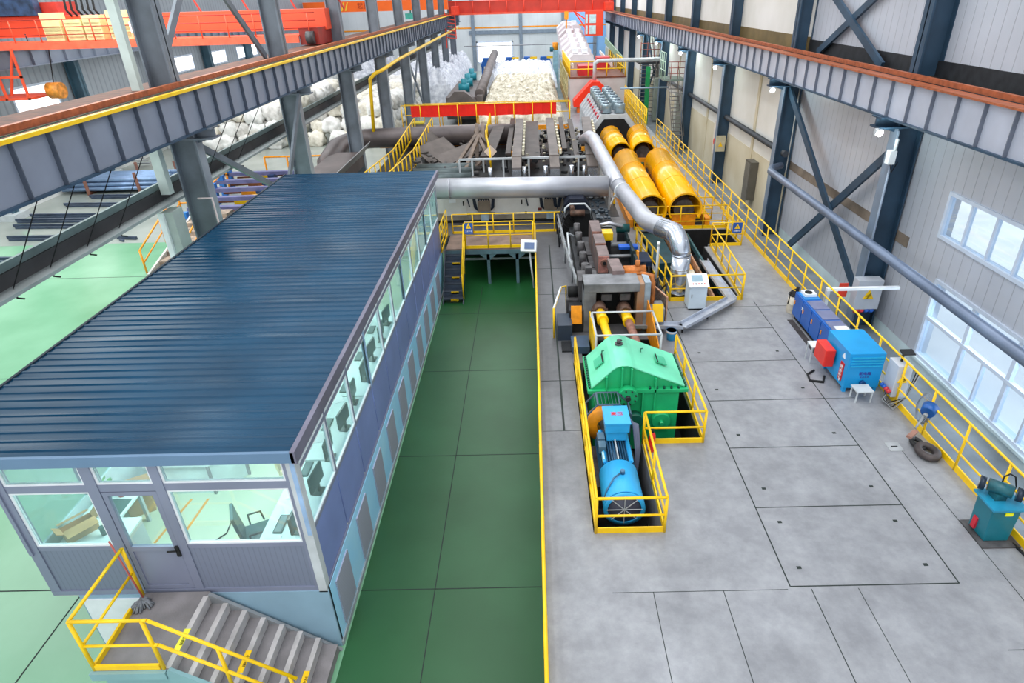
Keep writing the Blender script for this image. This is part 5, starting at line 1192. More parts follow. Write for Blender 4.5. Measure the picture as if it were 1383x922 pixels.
# ================================================================== DRUM FURNACE
t=thing('drum_furnace','silver grey furnace with sloped ribbed sides and two rows of drum motors','furnace',(5.4,43,P))
FS=mat('furnace_silver',(176,178,182),.45,.2,.1,1)
prf=[(3.95,P),(3.95,2.6),(4.6,3.45),(6.2,3.45),(6.85,2.6),(6.85,P)]
b=MB(); b.prism(prf,'y',43.3,53.5); b.build('shell',FS,t)
b=MB()
for i in range(9):
    y=43.2+i*1.25; pr=[(3.88,P),(3.88,2.65),(4.55,3.53),(6.25,3.53),(6.92,2.65),(6.92,P)]; b.prism(pr,'y',y,y+.12)
b.build('ribs',LGR,t)
b=MB(); b.prism([(4.2,P),(4.2,2.55),(4.75,3.25),(6.05,3.25),(6.6,2.55),(6.6,P)],'y',43.1,43.25); b.build('dark_mouth',BLK,t)
b=MB(); 
for i in range(7): b.box(4.35,43.9+i*1.3,3.05,4.5,44.2+i*1.3,3.35)
b.build('red_tags',mat('tag_red',(190,40,56),.5),t)
dm=MB(); dm.lathe([(.36,0),(.36,.5),(.33,.58),(.1,.6)],(0,0,0),18); dme=dm.mesh('drum_motor',mat('drum_steel',(150,168,176),.25,.5,.1,3))
cm=MB(); cm.cyl((0,0,.55),(0,0,.68),.2,seg=12); cme=cm.mesh('drum_cap',mat('drum_cap_grey',(96,110,122),.4,.4))
for i in range(7):
    for x in (4.95,5.85):
        o=bpy.data.objects.new('drum_motor',dme); COL.objects.link(o); o.parent=t; o.location=Vector((x,44.1+i*1.35,3.5))-org(t)
        c=bpy.data.objects.new('drum_cap',cme); COL.objects.link(c); c.parent=o
# red transition hood + white machine behind
t=thing('red_hood','bright red angular hood with orange legs behind the drum furnace','hood',(5.2,57,P))
b=MB(); b.prism([(3.6,2.0),(3.6,2.5),(5.1,4.0),(5.7,4.0),(7.3,2.6),(7.3,2.0)],'y',56.5,58); b.build('hood_shell',mat('hood_red',(250,52,16),.4,0,.05,1),t,bevel=.03)
for x in (3.9,4.4): b=MB(); b.box(x,56.6,P,x+.25,57.6,2.1); b.build('leg',mat('orange_leg',(226,110,30),.5),t)
b=MB(); b.tube([(5.4,57.5,3.95),(5.4,57.5,5.3),(5.7,57.5,5.5),(10.9,57.5,5.5)],.16,12); b.build('white_pipe',LGR,t)
b=MB(); b.tube([(7.3,55,3.6),(11.2,55,3.6)],.06,8); b.build('thin_pipe',mat('pale_blue_pipe',(150,176,196),.4),t)
t=thing('charging_machine','big pale grey machine body with yellow railed deck behind the red hood','machine',(6,66,P))
b=MB(); b.box(3.4,59,P,8.2,72,4.0); b.build('body',mat('pale_warm_grey',(196,196,194),.5,0,.06,1),t)
b=MB(); b.box(3.38,58.95,4.0,8.3,72,4.12); b.build('deck',mat('rust_brown_deck',(110,62,40),.6,0,.2,2),t)
b=MB(); b.prism([(58.98,P),(72,P),(72,P+1.2),(58.98,P+.5)],'x',3.3,3.38); b.build('red_skirt',RED,t)
b=MB(); b.box(4.2,60,4.12,5.6,62,4.9); b.build('red_drive',mat('drive_red',(206,40,44),.5),t); b=MB(); b.box(6.2,64,4.12,7.4,66,5.2); b.build('red_drive',MATS['drive_red'],t)
fence('yellow railing round the deck of the pale charging machine',[(3.4,72),(3.4,59.1),(8.2,59.1),(8.2,72)],z0=4.12,h=1.2,sp=1.4,rails=(1,.5),r=.05,kick=0,rpost=.05)
fence('yellow stairs railing beside the drum furnace on its right',[(7.9,45.5),(8.1,58)],z0=P,h=1.9,sp=.8,rails=(1,.75,.5,.25),r=.04,kick=.2)
t=thing('inclined_conveyor','long pinkish white covered conveyor rising towards the far wall','conveyor',(5.5,85,P))
PK=mat('pinkish_white_sheet',(222,212,214),.5,0,.05,1)
q=[(4.6,72,2.9,3.9),(5.0,98,4.9,6.4)]
b=MB()
for i in range(8):
    y=74+i*3.2; z_=3.2+i*.33; b.prism([(3.8,z_),(3.8,z_+.8),(4.6,z_+1.5),(6.4,z_+1.5),(7.1,z_+.8),(7.1,z_)],'y',y,y+2.6)
b.build('hood_sections',PK,t)
b=MB(); b.box(3.9,73,P,7.0,100,3.3); b.build('base_body',mat('pale_blue_grey_body',(170,186,200),.5,0,.08,.5),t)
b=MB()
for i in range(7):
    for x in (4.9,5.9): b=MB(); b.cbox((x,75+i*3.2,5.0+i*.33),(.6,.8,.5)); b.build('roof_vent',WHT,t)
for x in (3.75,7.15): b=MB(); b.bar((x,60,4.9),(x+(-.2 if x<5 else .2),73,5.0),.08,.3); b.build('side_rail',mat('cream_rail',(220,206,196),.5),t)
b=MB(); b.bar((8.3,62,5.1),(8.0,74,6.0),.1,.6); b.build('green_stair',mat('grey_green_stair',(120,150,120),.5),t)
t=thing('side_scaffold','tangled cream and yellow pipework frame along the charging machine flank','frame',(3.0,66,P))
random.seed(21); b=MB()
for i in range(16):
    y=59+i*.9; b.bar((3.2,y,P),(3.2,y,4.4),.07); b.bar((3.2,y,P+random.random()*2),(3.2,y+.9,P+1+random.random()*2),.06)
for z_ in (2.4,3.3,4.3): b.bar((3.2,59,z_),(3.2,74,z_),.08)
b.build('pipework',mat('cream_pipework',(178,168,120),.6,0,.2,4),t)
t=thing('blue_far_pump','teal and yellow pump tower near the sky blue far wall','pump',(1.5,92,0)); b=MB(); b.box(3.0,90,0,3.7,91,4.0); b.build('tank',mat('pale_teal_tank',(150,190,200),.4),t); b=MB(); b.cyl((3.3,90.5,4.0),(3.3,90.5,4.9),.35,seg=12); b.build('head',YD,t); b=MB(); b.cyl((2.6,90.5,4.1),(3.3,90.5,4.1),.3,seg=12); b.build('motor_body',TEAL,t)
# ================================================================== COOLING BED AREA
BP=mat('brown_grey_plate_top',(104,96,92),.55,.25,.15,1.2)
fr=thing('cooling_bed_frame','pale grey rail frame across the front of the cooling bed','frame',(-.2,34.8,P))
b=MB(); b.bar((-4.0,34.9,2.75),(3.7,34.9,2.75),.1); b.build('cross_rail',LGR,fr)
for x in (-4.0,-3.3,-1.6,-.2,1.3,2.5,3.65): b=MB(); b.bar((x,34.9,P-.3),(x,34.9,2.72),.09); b.build('leg',LGR,fr)
b=MB(); b.box(-9.2,28.01,P-.1,3.9,46.4,P+.02); tag(b.build('oily_floor_plate',mat('dark_oily_floor',(48,50,52),.5,.2,.3,1.5)),'dark oily base plate under the cooling bed machinery','plate')
for i,(x0,x1,w) in enumerate(((-.84,-.8,.5),(1.16,1.19,.5),(3.13,3.63,.55))):
    t=thing('sloping_beam','brown grey sloping transfer beam with silver end leg, %s from left'%ORD[i].replace('nearest','first'),'beam',(x0,33,2.9),'sloping transfer beams')
    b=MB(); b.bar((x0,34.3,2.9),(x1,44.3,3.15),w,.22); b.build('beam_box',BP,t); b=MB(); b.bar((x0,33.2,2.55),(x0,34.4,2.9),w,.2); b.build('nose',BP,t)
    b=MB(); b.box(x0-.24,33.0,P,x0+.24,33.3,2.55); b.build('end_leg',SHINY,t)
    b=MB()
    for k in range(10): b.cbox((x0+(x1-x0)*k/10+w/2+.1,34.6+k*.95,3.12),(.12,.3,.22))
    b.build('chain_lugs',mat('cream_lug',(206,200,176),.6,0,.2,6),t)
for i,(x0,x1,y0,y1,w) in enumerate(((-2.6,-2.1,36.5,44,.75),(.0,.0,36,44.5,.85),(-1.4,-1.3,37,46,.3),(1.9,2.0,38,46,.28),(2.5,2.6,36,45,.3),(-.6,-.6,36,44,.2))):
    t=thing('transfer_plate','dark brown flat transfer plate of the cooling bed, %s in the row'%['wide leftmost','wide middle','narrow leftmost','narrow right','narrow far right','narrow middle'][i],'plate',(x0,y0,2.7))
    b=MB(); b.bar((x0,y0,2.5),(x1,y1,2.95),w,.12); b.build('plate',mat('dark_brown_plate',(74,66,62),.55,.25,.15,1.5),t)
    b=MB(); b.bar((x0-w*.3,y0+.3,P),(x0-w*.3,y0+.3,2.5),.1); b.bar((x0+w*.3,y1-.3,P),(x0+w*.3,y1-.3,2.85),.1); b.build('legs',LGR if w>.5 else BLK,t)
random.seed(33)
t=thing('chain_drive','clutter of dark sprockets and cream chain links between the sloping beams','machinery',(1,38,P))
b=MB()
for k in range(150): b.cbox((random.uniform(-1.6,3.9),random.uniform(35.2,45),random.uniform(1.7,2.6)),(random.uniform(.08,.3),random.uniform(.1,.4),random.uniform(.06,.25)),rz=random.random()*3)
b.build('dark_sprockets',DARK,t)
b=MB()
for k in range(130): b.cbox((random.choice((-1.1,-.35,.75,1.6,2.4,3.0))+random.uniform(-.12,.12),random.uniform(35.2,45),random.uniform(2.2,2.75)),(.08,.14,.09),rz=random.random()*3)
b.build('chain_links',mat('cream_link',(188,182,164),.5,.2,.3,9),t)
for x,y in ((-1.05,35.9),(1.55,36.4),(2.9,36.6)): b=MB(); b.cbox((x,y,2.8),(.22,.3,.2)); b.build('orange_block',mat('orange_block',(226,150,30),.5),t)
b=MB()
for x in (-2.3,-.45,.7,2.1,2.8): b.cyl((x,34.4,P),(x,34.4,2.4),.12,seg=10)
b.build('silver_cylinders',SHINY,t)
fence('yellow sloping railing at the left of the cooling bed plates',[(-2.3,35.2),(-2.9,41),(-2.9,47)],zs=[2.1,2.1,2.3],h=1.0,sp=.6,rails=(1,.6,.3),r=.03,kick=.1)
t=thing('white_diamond_plate','white diamond shaped placard hanging on the sloping yellow railing','sign',(-2.3,37,2.8)); b=MB(); b.cbox((-2.35,36.2,2.85),(.5,.03,.5),ry=R_(45)); b.build('placard',mat('cream_placard',(226,206,190),.5),t)
# rollers and scrap plates left
t=thing('roll_rack','row of dark grey rolls lying across the floor near the cabin roof','rolls',(-5,33,P))
for i in range(7):
    b=MB(); b.cyl((-6.6,29.5+i*1.15,P+.35),(-3.3,29.5+i*1.15,P+.35),.33,seg=16); b.build('roll',mat('dark_teal_roll',(72,84,86),.4,.4,.15,2),t)
    b=MB(); b.cyl((-6.9,29.5+i*1.15,P+.35),(-3.0,29.5+i*1.15,P+.35),.12,seg=10); b.build('journal',GREY,t)
for i,(x,y,rz,w,l,ry) in enumerate(((-5.9,40.0,-.7,1.6,2.4,.5),(-4.3,38.6,-.75,1.1,3.2,.35),(-6.6,42.2,-.4,1.0,1.8,.7))):
    t=thing('scrap_plate','tilted dark brown steel plate, %s on the heap beside cooling bed'%['left','right','far'][i],'plate',(x,y,2.2)); b=MB(); b.cbox((x,y,2.2+.1*i),(w,l,.08),rz=rz,ry=ry,rx=.15); b.build('sheet',mat('scrap_brown',(92,84,80),.5,.3,.15,1.5),t); b=MB(); b.cbox((x,y,1.75),(w*.5,l*.6,.4),rz=rz); b.build('support',DARK,t)
t=thing('bent_arms','bundle of crossed brown steel arms standing by the cooling bed','machinery',(-3.4,38,P)); b=MB()
for k,(a,c) in enumerate((((-4.6,35.6,1.8),(-3.2,39.5,3.4)),((-3.4,39.5,3.4),(-2.4,36.5,2.2)),((-3.9,35.4,1.7),(-3.2,38.5,3.2)),((-3.2,39.2,3.3),(-2.2,38.2,2.4)),((-3.3,38,1.6),(-3.3,39.6,3.8)),((-2.9,38.5,1.6),(-3.0,40,3.8)),((-3.6,36.6,1.6),(-2.4,37.6,2.6)))): b.bar(a,c,.2,.14)
b.build('arms',mat('brown_arm',(112,98,88),.6,.2,.2,2),t)
b=MB(); random.seed(4)
for k in range(60): b.cbox((random.uniform(-7.2,-3.0),random.uniform(36.5,44),random.uniform(1.65,2.2)),(random.uniform(.2,1.4),random.uniform(.1,.3),.1),rz=random.random()*3,ry=random.uniform(-.3,.3))
tag(b.build('steel_scrap',mat('scrap_dark',(70,66,64),.6,.2,.3,3)),'heap of dark steel offcuts beside the cooling bed','scrap',kind='stuff')
# dark flue
FL=mat('dark_warm_flue',(100,92,92),.4,.35,.15,.8)
t=thing('flue_duct','big dark grey brown flue duct with round elbow behind the cabin roof','duct',(-11.9,38,2.2))
pts=[(-12.1,37.6,1.2),(-12.2,38.2,2.0)]+[(-12.2+1.6*(1-math.cos(a)),39.4+3.9*math.sin(a),2.4) for a in [k*math.pi/2/6 for k in range(1,7)]]+[(-1.0,43.6,2.4)]
b=MB(); b.tube(pts,.62,24); b.build('duct_wall',FL,t); b=MB(); b.box(-10.4,44.2,P,-1.2,44.5,2.0); b.build('yellow_beam',YD,t)
t=thing('flat_flue','flat brown grey trunking box running from the elbow towards the cabin roof','duct',(-10,36,2)); b=MB(); b.box(-12.0,30.1,1.7,-10.2,38.7,2.5); b.build('box_duct',mat('purple_brown_trunk',(96,86,84),.5,.2,.15,.8),t)
b=MB(); b.quad((-10.1,30.1,2.4),(-10.1,38.6,2.4),(-9.6,38.6,3.1),(-9.6,30.1,3.1)); q=b.build('side_sheet',mat('pale_side_sheet',(150,150,152),.4,.4,.15,1),t); q.modifiers.new('s','SOLIDIFY').thickness=.03
fence('yellow stair railing with short posts descending behind the cabin roof, left run',[(-8.9,30),(-8.1,37.5),(-7.9,44.5)],zs=[1.7,1.8,2.4],h=1.0,sp=.85,rails=(1,),r=.035,kick=.08)
fence('yellow stair railing with short posts descending behind the cabin roof, right run',[(-7.6,30),(-6.9,37.5),(-6.7,44.5)],zs=[1.7,1.8,2.4],h=1.0,sp=.85,rails=(1,),r=.035,kick=.08)
t=thing('service_box','grey and yellow electrical box at the top of the yellow stairs','electrical box',(-7.9,45.5,2.4)); b=MB(); b.box(-8.4,45.2,1.6,-7.3,45.9,2.9); b.build('case',MGR,t); b=MB(); b.box(-8.2,45.1,2.9,-7.4,45.8,3.0); b.build('yellow_top',mat('olive_yellow',(190,180,60),.5),t)
# banner walkway
t=thing('cross_walkway','yellow edged walkway bridge across the cooling bed behind the plates','walkway',(-3.3,47,2.4))
b=MB(); b.box(-9.2,46.5,2.2,2.8,48.0,2.3); b.build('deck',mat('chequer_grey_deck',(140,140,136),.6,0,.1,2),t)
b=MB(); b.box(-9.2,46.4,2.12,2.8,46.5,2.42); b.build('yellow_edge',YD,t)
for x in (-8.6,-4.4,-1.0,2.4): b=MB(); b.box(x,46.8,P-.2,x+.2,47.1,2.2); b.build('post',LGR,t)
fence('yellow railing on the far side of the cross walkway behind banner',[(-9.1,48.0),(2.75,48.0)],z0=2.3,h=1.5,sp=1.25,rails=(1,.5),r=.03,kick=0)
fence('yellow railing on the near side of the cross walkway',[(-9.1,46.55),(2.7,46.55)],z0=2.3,h=1.62,sp=1.25,rails=(1,),r=.03,kick=0)
b=MB(); n=60
for j in range(2):
    for i in range(n+1): b.v.append((-8.45+10.2*i/n,46.65+.03*math.sin(i*.9)+.02*math.sin(i*2.3),3.12+.8*j+.02*math.sin(i*.5)))
for i in range(n): b.face((i,i+1,n+2+i,n+1+i))
o=tag(b.build('banner',REDB),'long bright red banner hanging on the walkway railing','banner'); o.modifiers.new('s','SOLIDIFY').thickness=.01
b=MB(); b.cyl((-11.6,44.7,0.0),(-11.6,44.7,7.0),.13,seg=10); b=MB(); b.tube([(-10.4,43.0,2.6),(-10.2,43.2,6.05),(-9.9,43.4,6.35),(-9.5,44.2,6.5),(-9.6,50,6.6),(-9.6,95,6.8)],.11,10); b.mi=0
tag(b.build('gas_pipe',Y_),'yellow gas pipe climbing then running along the left columns','pipe')
# centre pile and hopper, blue units
def heap(name,x0,x1,y0,y1,zb,zt,m,nx=70,ny=90,seed=1,amp=.35,edge=1.2):
    b=MB()
    for j in range(ny+1):
        for i in range(nx+1):
            u,v=i/nx,j/ny; x=x0+(x1-x0)*u; y=y0+(y1-y0)*v
            e=min(1,min(u,1-u)*(x1-x0)/edge,min(v,1-v)*(y1-y0)/edge); e=math.sqrt(max(0,e))
            z_=zb+(zt-zb)*e*(.9+.15*noise.noise(Vector((x*.25,y*.2,seed))))+e*(amp*noise.noise(Vector((x*1.9,y*1.5,seed)))+amp*.6*noise.noise(Vector((x*5,y*3.5,seed+3))))
            b.v.append((x+.15*noise.noise(Vector((x*3,y*3,5))),y,z_))
    for j in range(ny):
        for i in range(nx): k=j*(nx+1)+i; b.face((k,k+1,k+nx+2,k+nx+1))
    return b.build(name,m)
M_hp=mat('crumpled_cream_sacks',(150,142,122),.8,0,.2,2.2,.6,6,rgb2=(236,230,214)); M_hp2=mat('crumpled_white_sacks',(176,180,192),.8,0,.2,2.2,.6,6,rgb2=(240,242,248))
tag(heap('sack_heap',-4.3,2.6,50.5,76,P-.1,2.9,M_hp,80,190,1,.35,.7),'heap of crumpled cream sacks filling the centre behind banner','sacks',kind='stuff')
tag(heap('sack_heap',-5.0,3.0,76.2,89,P-.4,3.0,M_hp2,90,100,7,.35,.6),'heap of crumpled white sacks in the centre below the blue machines','sacks',kind='stuff')
t=thing('hopper_machine','dark grey hopper machine with inclined tube and teal motors left of sacks','machine',(-6,62,1))
HM=mat('warm_dark_grey_machine',(106,98,96),.5,.2,.15,1)
b=MB(); b.prism([(-8.0,.9),(-8.0,1.8),(-6.9,3.0),(-6.0,3.0),(-4.6,1.9),(-4.6,.9)],'y',60.5,61.3); b.box(-7.8,61.3,.5,-4.8,74,2.4); b.build('hopper_body',HM,t)
b=MB(); b.box(-7.6,60.3,1.3,-5.2,60.5,1.6); b.build('pink_lip',mat('pinkish_lip',(200,176,172),.5),t)
b=MB(); b.cyl((-4.7,61.5,2.6),(-4.5,88,4.0),.45,seg=16); b.build('inclined_tube',HM,t)
for y in (64,68,73): b=MB(); b.cyl((-6.8,y,2.9),(-5.8,y,2.9),.4,seg=14); b.cyl((-6.3,y,2.5),(-6.3,y,3.7),.28,seg=12); b.build('teal_motor',mat('bright_teal',(20,130,146),.4),t)
b=MB(); b.box(-4.9,60.6,0,-4.4,62,2.6); b.build('front_leg',HM,t)
for i,x in enumerate((-6.6,-3.6,-1.2,1.0)):
    t=thing('blue_mill_unit','blue machine block with yellow trim in the far row, %s from left'%ORD[i].replace('nearest','first'),'machine',(x,91,0),'far row of blue machines')
    b=MB(); b.prism([(x,2.2),(x+.4,3.2),(x+1.5,3.2),(x+1.9,2.2)],'y',91,92.5); b.build('blue_top',BLU,t); b=MB(); b.box(x+.1,91.2,0,x+.4,92.2,2.2); b.build('leg',BLU,t); b=MB(); b.box(x+1.5,91.2,0,x+1.8,92.2,2.2); b.build('leg',BLU,t)
    b=MB(); b.box(x+1.2,90.9,3.0,x+2.1,91.0,3.25); b.build('yellow_trim',Y_,t)
b=MB(); b.cyl((-9,95,4.4),(9,95,4.4),.06,seg=8); tag(b.build('handrail_pipe',MGR),'thin grey pipe crossing the hall before the far wall','pipe')
# ================================================================== OVERHEAD CRANES
OR=mat('crane_orange_red',(236,84,50),.45,0,.06,1)
t=thing('bridge_crane','near orange-red bridge crane spanning the left aisle with electrical boxes','crane',(-20,37.5,8.7))
b=MB(); b.box(-30,38.0,9.15,-10.9,38.9,10.15); b.build('main_girder',OR,t)
b=MB(); b.box(-30,36.4,8.62,-12.0,36.5,8.95); b.box(-30,36.5,8.9,-12.0,38.0,8.98); b.build('walkway_beam',mat('bright_crane_edge',(246,100,70),.45),t)
b=MB(); b.box(-12.0,36.6,8.5,-11.0,40.5,9.3); b.build('end_carriage',mat('deep_crane_red',(150,40,30),.5,0,.15,1),t); b=MB(); b.cyl((-11.6,36.5,8.85),(-11.2,36.5,8.85),.3,seg=14); b.build('crane_wheel',GREY,t)
for yy,h0,h1 in ((36.45,8.95,10.0),):
    for z_ in (9.3,9.65,10.0): b=MB(); b.cyl((-30,yy,z_),(-11,yy,z_),.025,seg=6); b.build('rail',REDD,t)
    for k in range(14): b=MB(); b.cyl((-29.6+k*1.4,yy,8.95),(-29.6+k*1.4,yy,10.0),.035,seg=6); b.build('post',OR,t)
for k in range(5): b=MB(); b.bar((-20.5+k*2.6,39.0,10.1),(-21.0+k*2.6,39.0,11.2),.08); b.build('upper_post',REDD,t)
CRM=mat('cream_cabinet',(226,216,160),.5,0,.05,3)
for i,(x0,x1,z1) in enumerate(((-25.35,-24.4,10.3),(-24.2,-23.3,10.0),(-23.2,-22.3,10.15),(-21.9,-20.8,10.35))):
    b=MB(); b.box(x0,36.8,9.0,x1,37.4,z1); e_=b.build('electrical_cabinet',CRM,t); 
    b=MB()
    for k in range(3 if i in (1,2) else 2):
        z_=9.15+k*.32
        b.box(x0+.06,36.77,z_,x1-.06,36.8,z_+.22 if i in (0,3) else z_+.04)
    b.build('louvres',mat('cream_dark',(190,182,130),.5),e_)
b=MB(); b.box(-20.6,36.4,9.3,-20.0,36.42,9.8); s_=b.build('notice_plate',WHT,t); text('禁止\n攀登',.22,mat('sign_red',(210,40,40)),s_,TM((-20.3,36.39,9.55),(1,0,0),(0,0,1)))
b=MB(); b.box(-30,38.2,10.15,-25.2,40,10.8); b.build('trolley',REDD,t); b=MB(); b.box(-29,37.6,10.2,-26,38.1,11.2); b.build('dark_winch',mat('navy_winch',(40,60,90),.5,0,.3,3),t)
b=MB()
for k in range(6): b.tube([(-24.5+k*.3,38,11.3),(-24.6+k*.3,38,10.4),(-24.4+k*.3,38,10.1)],.06,6)
b.build('festoon_cables',BLK,t)
for x in (-27.2,-28.4): b=MB(); b.bar((x,36.6,8.8),(x-1.0,36.6,6.4),.1); b.build('cab_frame',OR,t)
b=MB(); b.box(-29.5,36.2,6.2,-27.0,38.4,6.3); b.box(-29.5,36.2,7.3,-27.0,36.3,7.4); b.box(-27.1,36.2,6.2,-27.0,36.3,8.7); b.box(-28.3,36.2,6.2,-28.2,36.3,8.7); b.build('cab_cage',OR,t)
t=thing('hook_block','yellow and dark hook block hanging under the left aisle crane','hook',(-22.5,39,7)); c=S(76,122,y=37.5)
b=MB(); b.cyl(c-Vector((.35,0,0)),c+Vector((.35,0,0)),.42,seg=18); b.build('sheave',mat('hook_orange',(220,140,50),.5,0,.2,4),t); b=MB(); b.cyl(c+Vector((0,0,.4)),(c.x,c.y+.8,9.2),.03,seg=6); b.build('rope',DARK,t)
c=S(42,68,y=37.5); t=thing('bay_lamp','grey bell lamp hanging under the near left crane','lamp',c); b=MB(); b.lathe([(.05,.35),(.1,.3),(.32,0)],c,16); b.build('bell_shade',MGR,t); b=MB(); b.cyl(c+Vector((0,0,.35)),c+Vector((0,0,.8)),.03,seg=6); b.build('stem',DARK,t)
t=thing('bridge_crane','far bright orange bridge crane beam across the left aisle','crane',(-20,95,9.2))
b=MB(); b.box(-30,95,8.95,-10.8,95.8,10.2); b.build('main_girder',mat('bright_orange_beam',(255,106,22),.45,0,.04,1),t)
for x in (-25.0,-24.5): b=MB(); b.prism([(x,9.1),(x+.15,9.1),(x+.55,10.1),(x+.4,10.1)],'y',94.96,95); b.build('stripe',mat('stripe_yellow',(250,210,60),.5),t)
text('起重机',.8,mat('dark_orange_text',(180,60,10),.5),t,TM((-21.6,94.97,9.6),(1,0,0),(0,0,1)))
b=MB(); b.box(-16.6,95.2,7.9,-15.2,95.8,8.6); b.cyl((-15.9,95.5,8.6),(-15.9,95.5,8.95),.1,seg=8); b.build('hoist',mat('hoist_teal',(70,170,150),.5),t)
t=thing('bridge_crane','far red bridge crane spanning the main hall with operator cab','crane',(0,88,8.4))
DR=mat('crane_dark_red',(186,52,34),.5,0,.08,1)
b=MB(); b.box(-9.9,88,8.55,10.4,88.9,9.9); b.build('main_girder',DR,t)
b=MB(); b.box(-9.9,87.6,8.4,10.4,88.0,8.6); b.build('lower_flange',mat('crane_flange_orange',(214,76,48),.5),t)
b=MB()
for k in range(10): b.cyl((-9+k*2.1,87.7,8.6),(-9+k*2.1,87.7,9.9),.05,seg=6)
b.cyl((-9.9,87.7,9.9),(10.3,87.7,9.9),.05,seg=6); b.build('side_rail',RED,t)
b=MB(); b.box(-9.4,86,8.5,-8.6,91,9.4); b.build('end_carriage',RED,t); b=MB(); b.box(9.2,86,8.5,10.2,91,9.4); b.build('end_carriage',RED,t)
b=MB(); b.box(6.9,86.0,5.8,9.0,88,8.5); cb=b.build('operator_cab',mat('cab_red',(236,70,40),.45,0,.04,1),t)
for z_ in (6.0,7.2):
    for x0,x1 in ((6.85,7.1),(7.3,8.1)): b=MB(); b.box(x0 if x0>7.2 else 6.86,85.96,z_,x1,86.4,z_+.95); b.build('cab_window',mat('cab_glass_pale',(190,214,214),.2),cb)
b=MB(); b.bar((4.6,87.8,8.5),(4.6,87.8,7.6),.5,.5); b.cyl((4.6,87.8,7.7),(4.6,87.8,6.6),.1,seg=8); b.build('yellow_hook',YD,t)
b=MB(); b.bar((5.5,87.2,8.5),(6.9,86.2,6.6),.12); b.bar((5.5,87.2,8.5),(6.9,86.2,7.6),.12); b.build('cab_brace',RED,t)
# far red ladder on left column row
t=thing('red_ladder_cage','red steel access stair frame at the far end of the left girder','ladder',(-9.3,84,6)); b=MB()
for k in range(7): b.bar((-10.0,84,6.2+k*.4),(-8.8,84,6.0+k*.4),.08)
b.bar((-10,84,5),(-10,84,9),.1); b.bar((-8.8,84,6),(-8.8,84,9),.1); b.build('frame',RED,t)
# ================================================================== LEFT AISLE
# white vertical ducting near first left column
t=thing('vertical_duct','white square vertical duct in front of the nearest left column','duct',(-10.9,19.1,0))
b=MB(); b.box(-11.22,19.0,8.46,-10.98,19.2,12.5); b.build('upper_run',mat('greenish_white_duct',(206,220,214),.4,.1,.06,2),t)
b=MB(); b.box(-11.3,19.0,5.5,-11.02,19.25,7.28); b.build('middle_run',MATS['greenish_white_duct'],t)
b=MB(); b.box(-11.2,18.5,.0,-10.85,19.1,5.1); b.build('lower_box',mat('pale_grey_duct_box',(176,184,182),.45,.1,.06,2),t)
b=MB(); b.box(-11.26,18.4,0,-11.1,18.5,5.1); b.build('white_edge',WHT,t)
b=MB(); b.tube([(-10.55,19.6,5.2),(-10.1,19.6,5.2),(-10.1,19.6,.5)],.03,6); tag(b.build('thin_conduit',mat('pinkish_conduit',(206,190,190),.4)),'thin pale conduit bent down the nearest left column','conduit')
# stairs unit with yellow railing
t=thing('equipment_steps','white and rusty steps with yellow cross railings left of cabin roof','stairs',(-17.5,28,0))
WR=mat('worn_white_steps',(196,196,192),.6,.1,.15,3)
for i in range(7):
    b=MB(); b.box(-16.95,26.0+i*.75,0.2*i,-15.2,26.75+i*.75,.2+.2*i); b.build('tread',mat('brown_white_tread',(150,134,120),.6,.1,.3,4),t)
b=MB(); b.prism([(25.8,0),(31.5,0),(31.5,1.6),(25.8,.2)],'x',-17.05,-16.95); b.build('side_panel',WR,t)
fence('yellow cross railing on the left side of the white steps',[(-17.1,25.9),(-17.6,30.9),(-16.4,31.0)],zs=[.1,1.3,1.3],h=1.15,sp=2.5,rails=(1,.5),r=.04,kick=0,m=YD)
fence('yellow cross railing on the right side of the white steps',[(-15.4,26.2),(-15.8,30.8)],zs=[.1,1.3],h=1.15,sp=2.3,rails=(1,.5),r=.04,kick=0,m=YD)
# roller conveyor blue/purple
t=thing('roller_conveyor','blue and purple roller conveyor with yellow machine parts beyond the cabin','conveyor',(-16.5,35,0))
PU=mat('purple_grey_beam',(98,100,142),.5,.1,.12,2); BB=mat('conveyor_blue',(40,116,196),.45,0,.08,2)
for i in range(7):
    y=29.5+i*1.9; x0=-16.4-.35*i; b=MB(); b.bar((x0-1.5,y,.85),(x0+3.6,y+.2,.85),.35,.22); b.build('roller_beam',PU,t)
    b=MB(); b.box(x0-1.2,y-.15,0,x0-.9,y+.15,1.25); b.build('blue_leg',BB,t)
    b=MB(); b.box(x0+1.5,y-.3,0,x0+1.9,y+.3,.8); b.build('blue_leg',mat('conveyor_navy',(26,50,92),.5),t)
    b=MB(); b.cbox((x0+.8,y+.9,.5),(1.3,.5,.4),rz=.4); b.build('yellow_drive',[Y_,YD,mat('orange_brown',(160,100,60),.5)][i%3],t)
    b=MB(); b.bar((x0-1.0,y+.9,.4),(x0+2.4,y+.9,.5),.1); b.build('rust_bar',RUST,t)
fence('yellow truss railing at the far edge of the blue roller conveyor',[(-19.6,40.6),(-20.6,43.5)],h=1.2,z0=0,sp=1.5,rails=(1,.1),r=.06,kick=0,m=YD)
fence('yellow truss railing behind the blue roller conveyor near second column',[(-18.2,43.6),(-13.6,43.6)],h=1.3,z0=0,sp=1.5,rails=(1,.1),r=.06,kick=0,m=YD)
fence('yellow railing left of the blue roller conveyor',[(-18.4,34.5),(-19.6,40.6)],h=1.2,z0=0,sp=1.6,rails=(1,.5),r=.05,kick=0,m=YD)
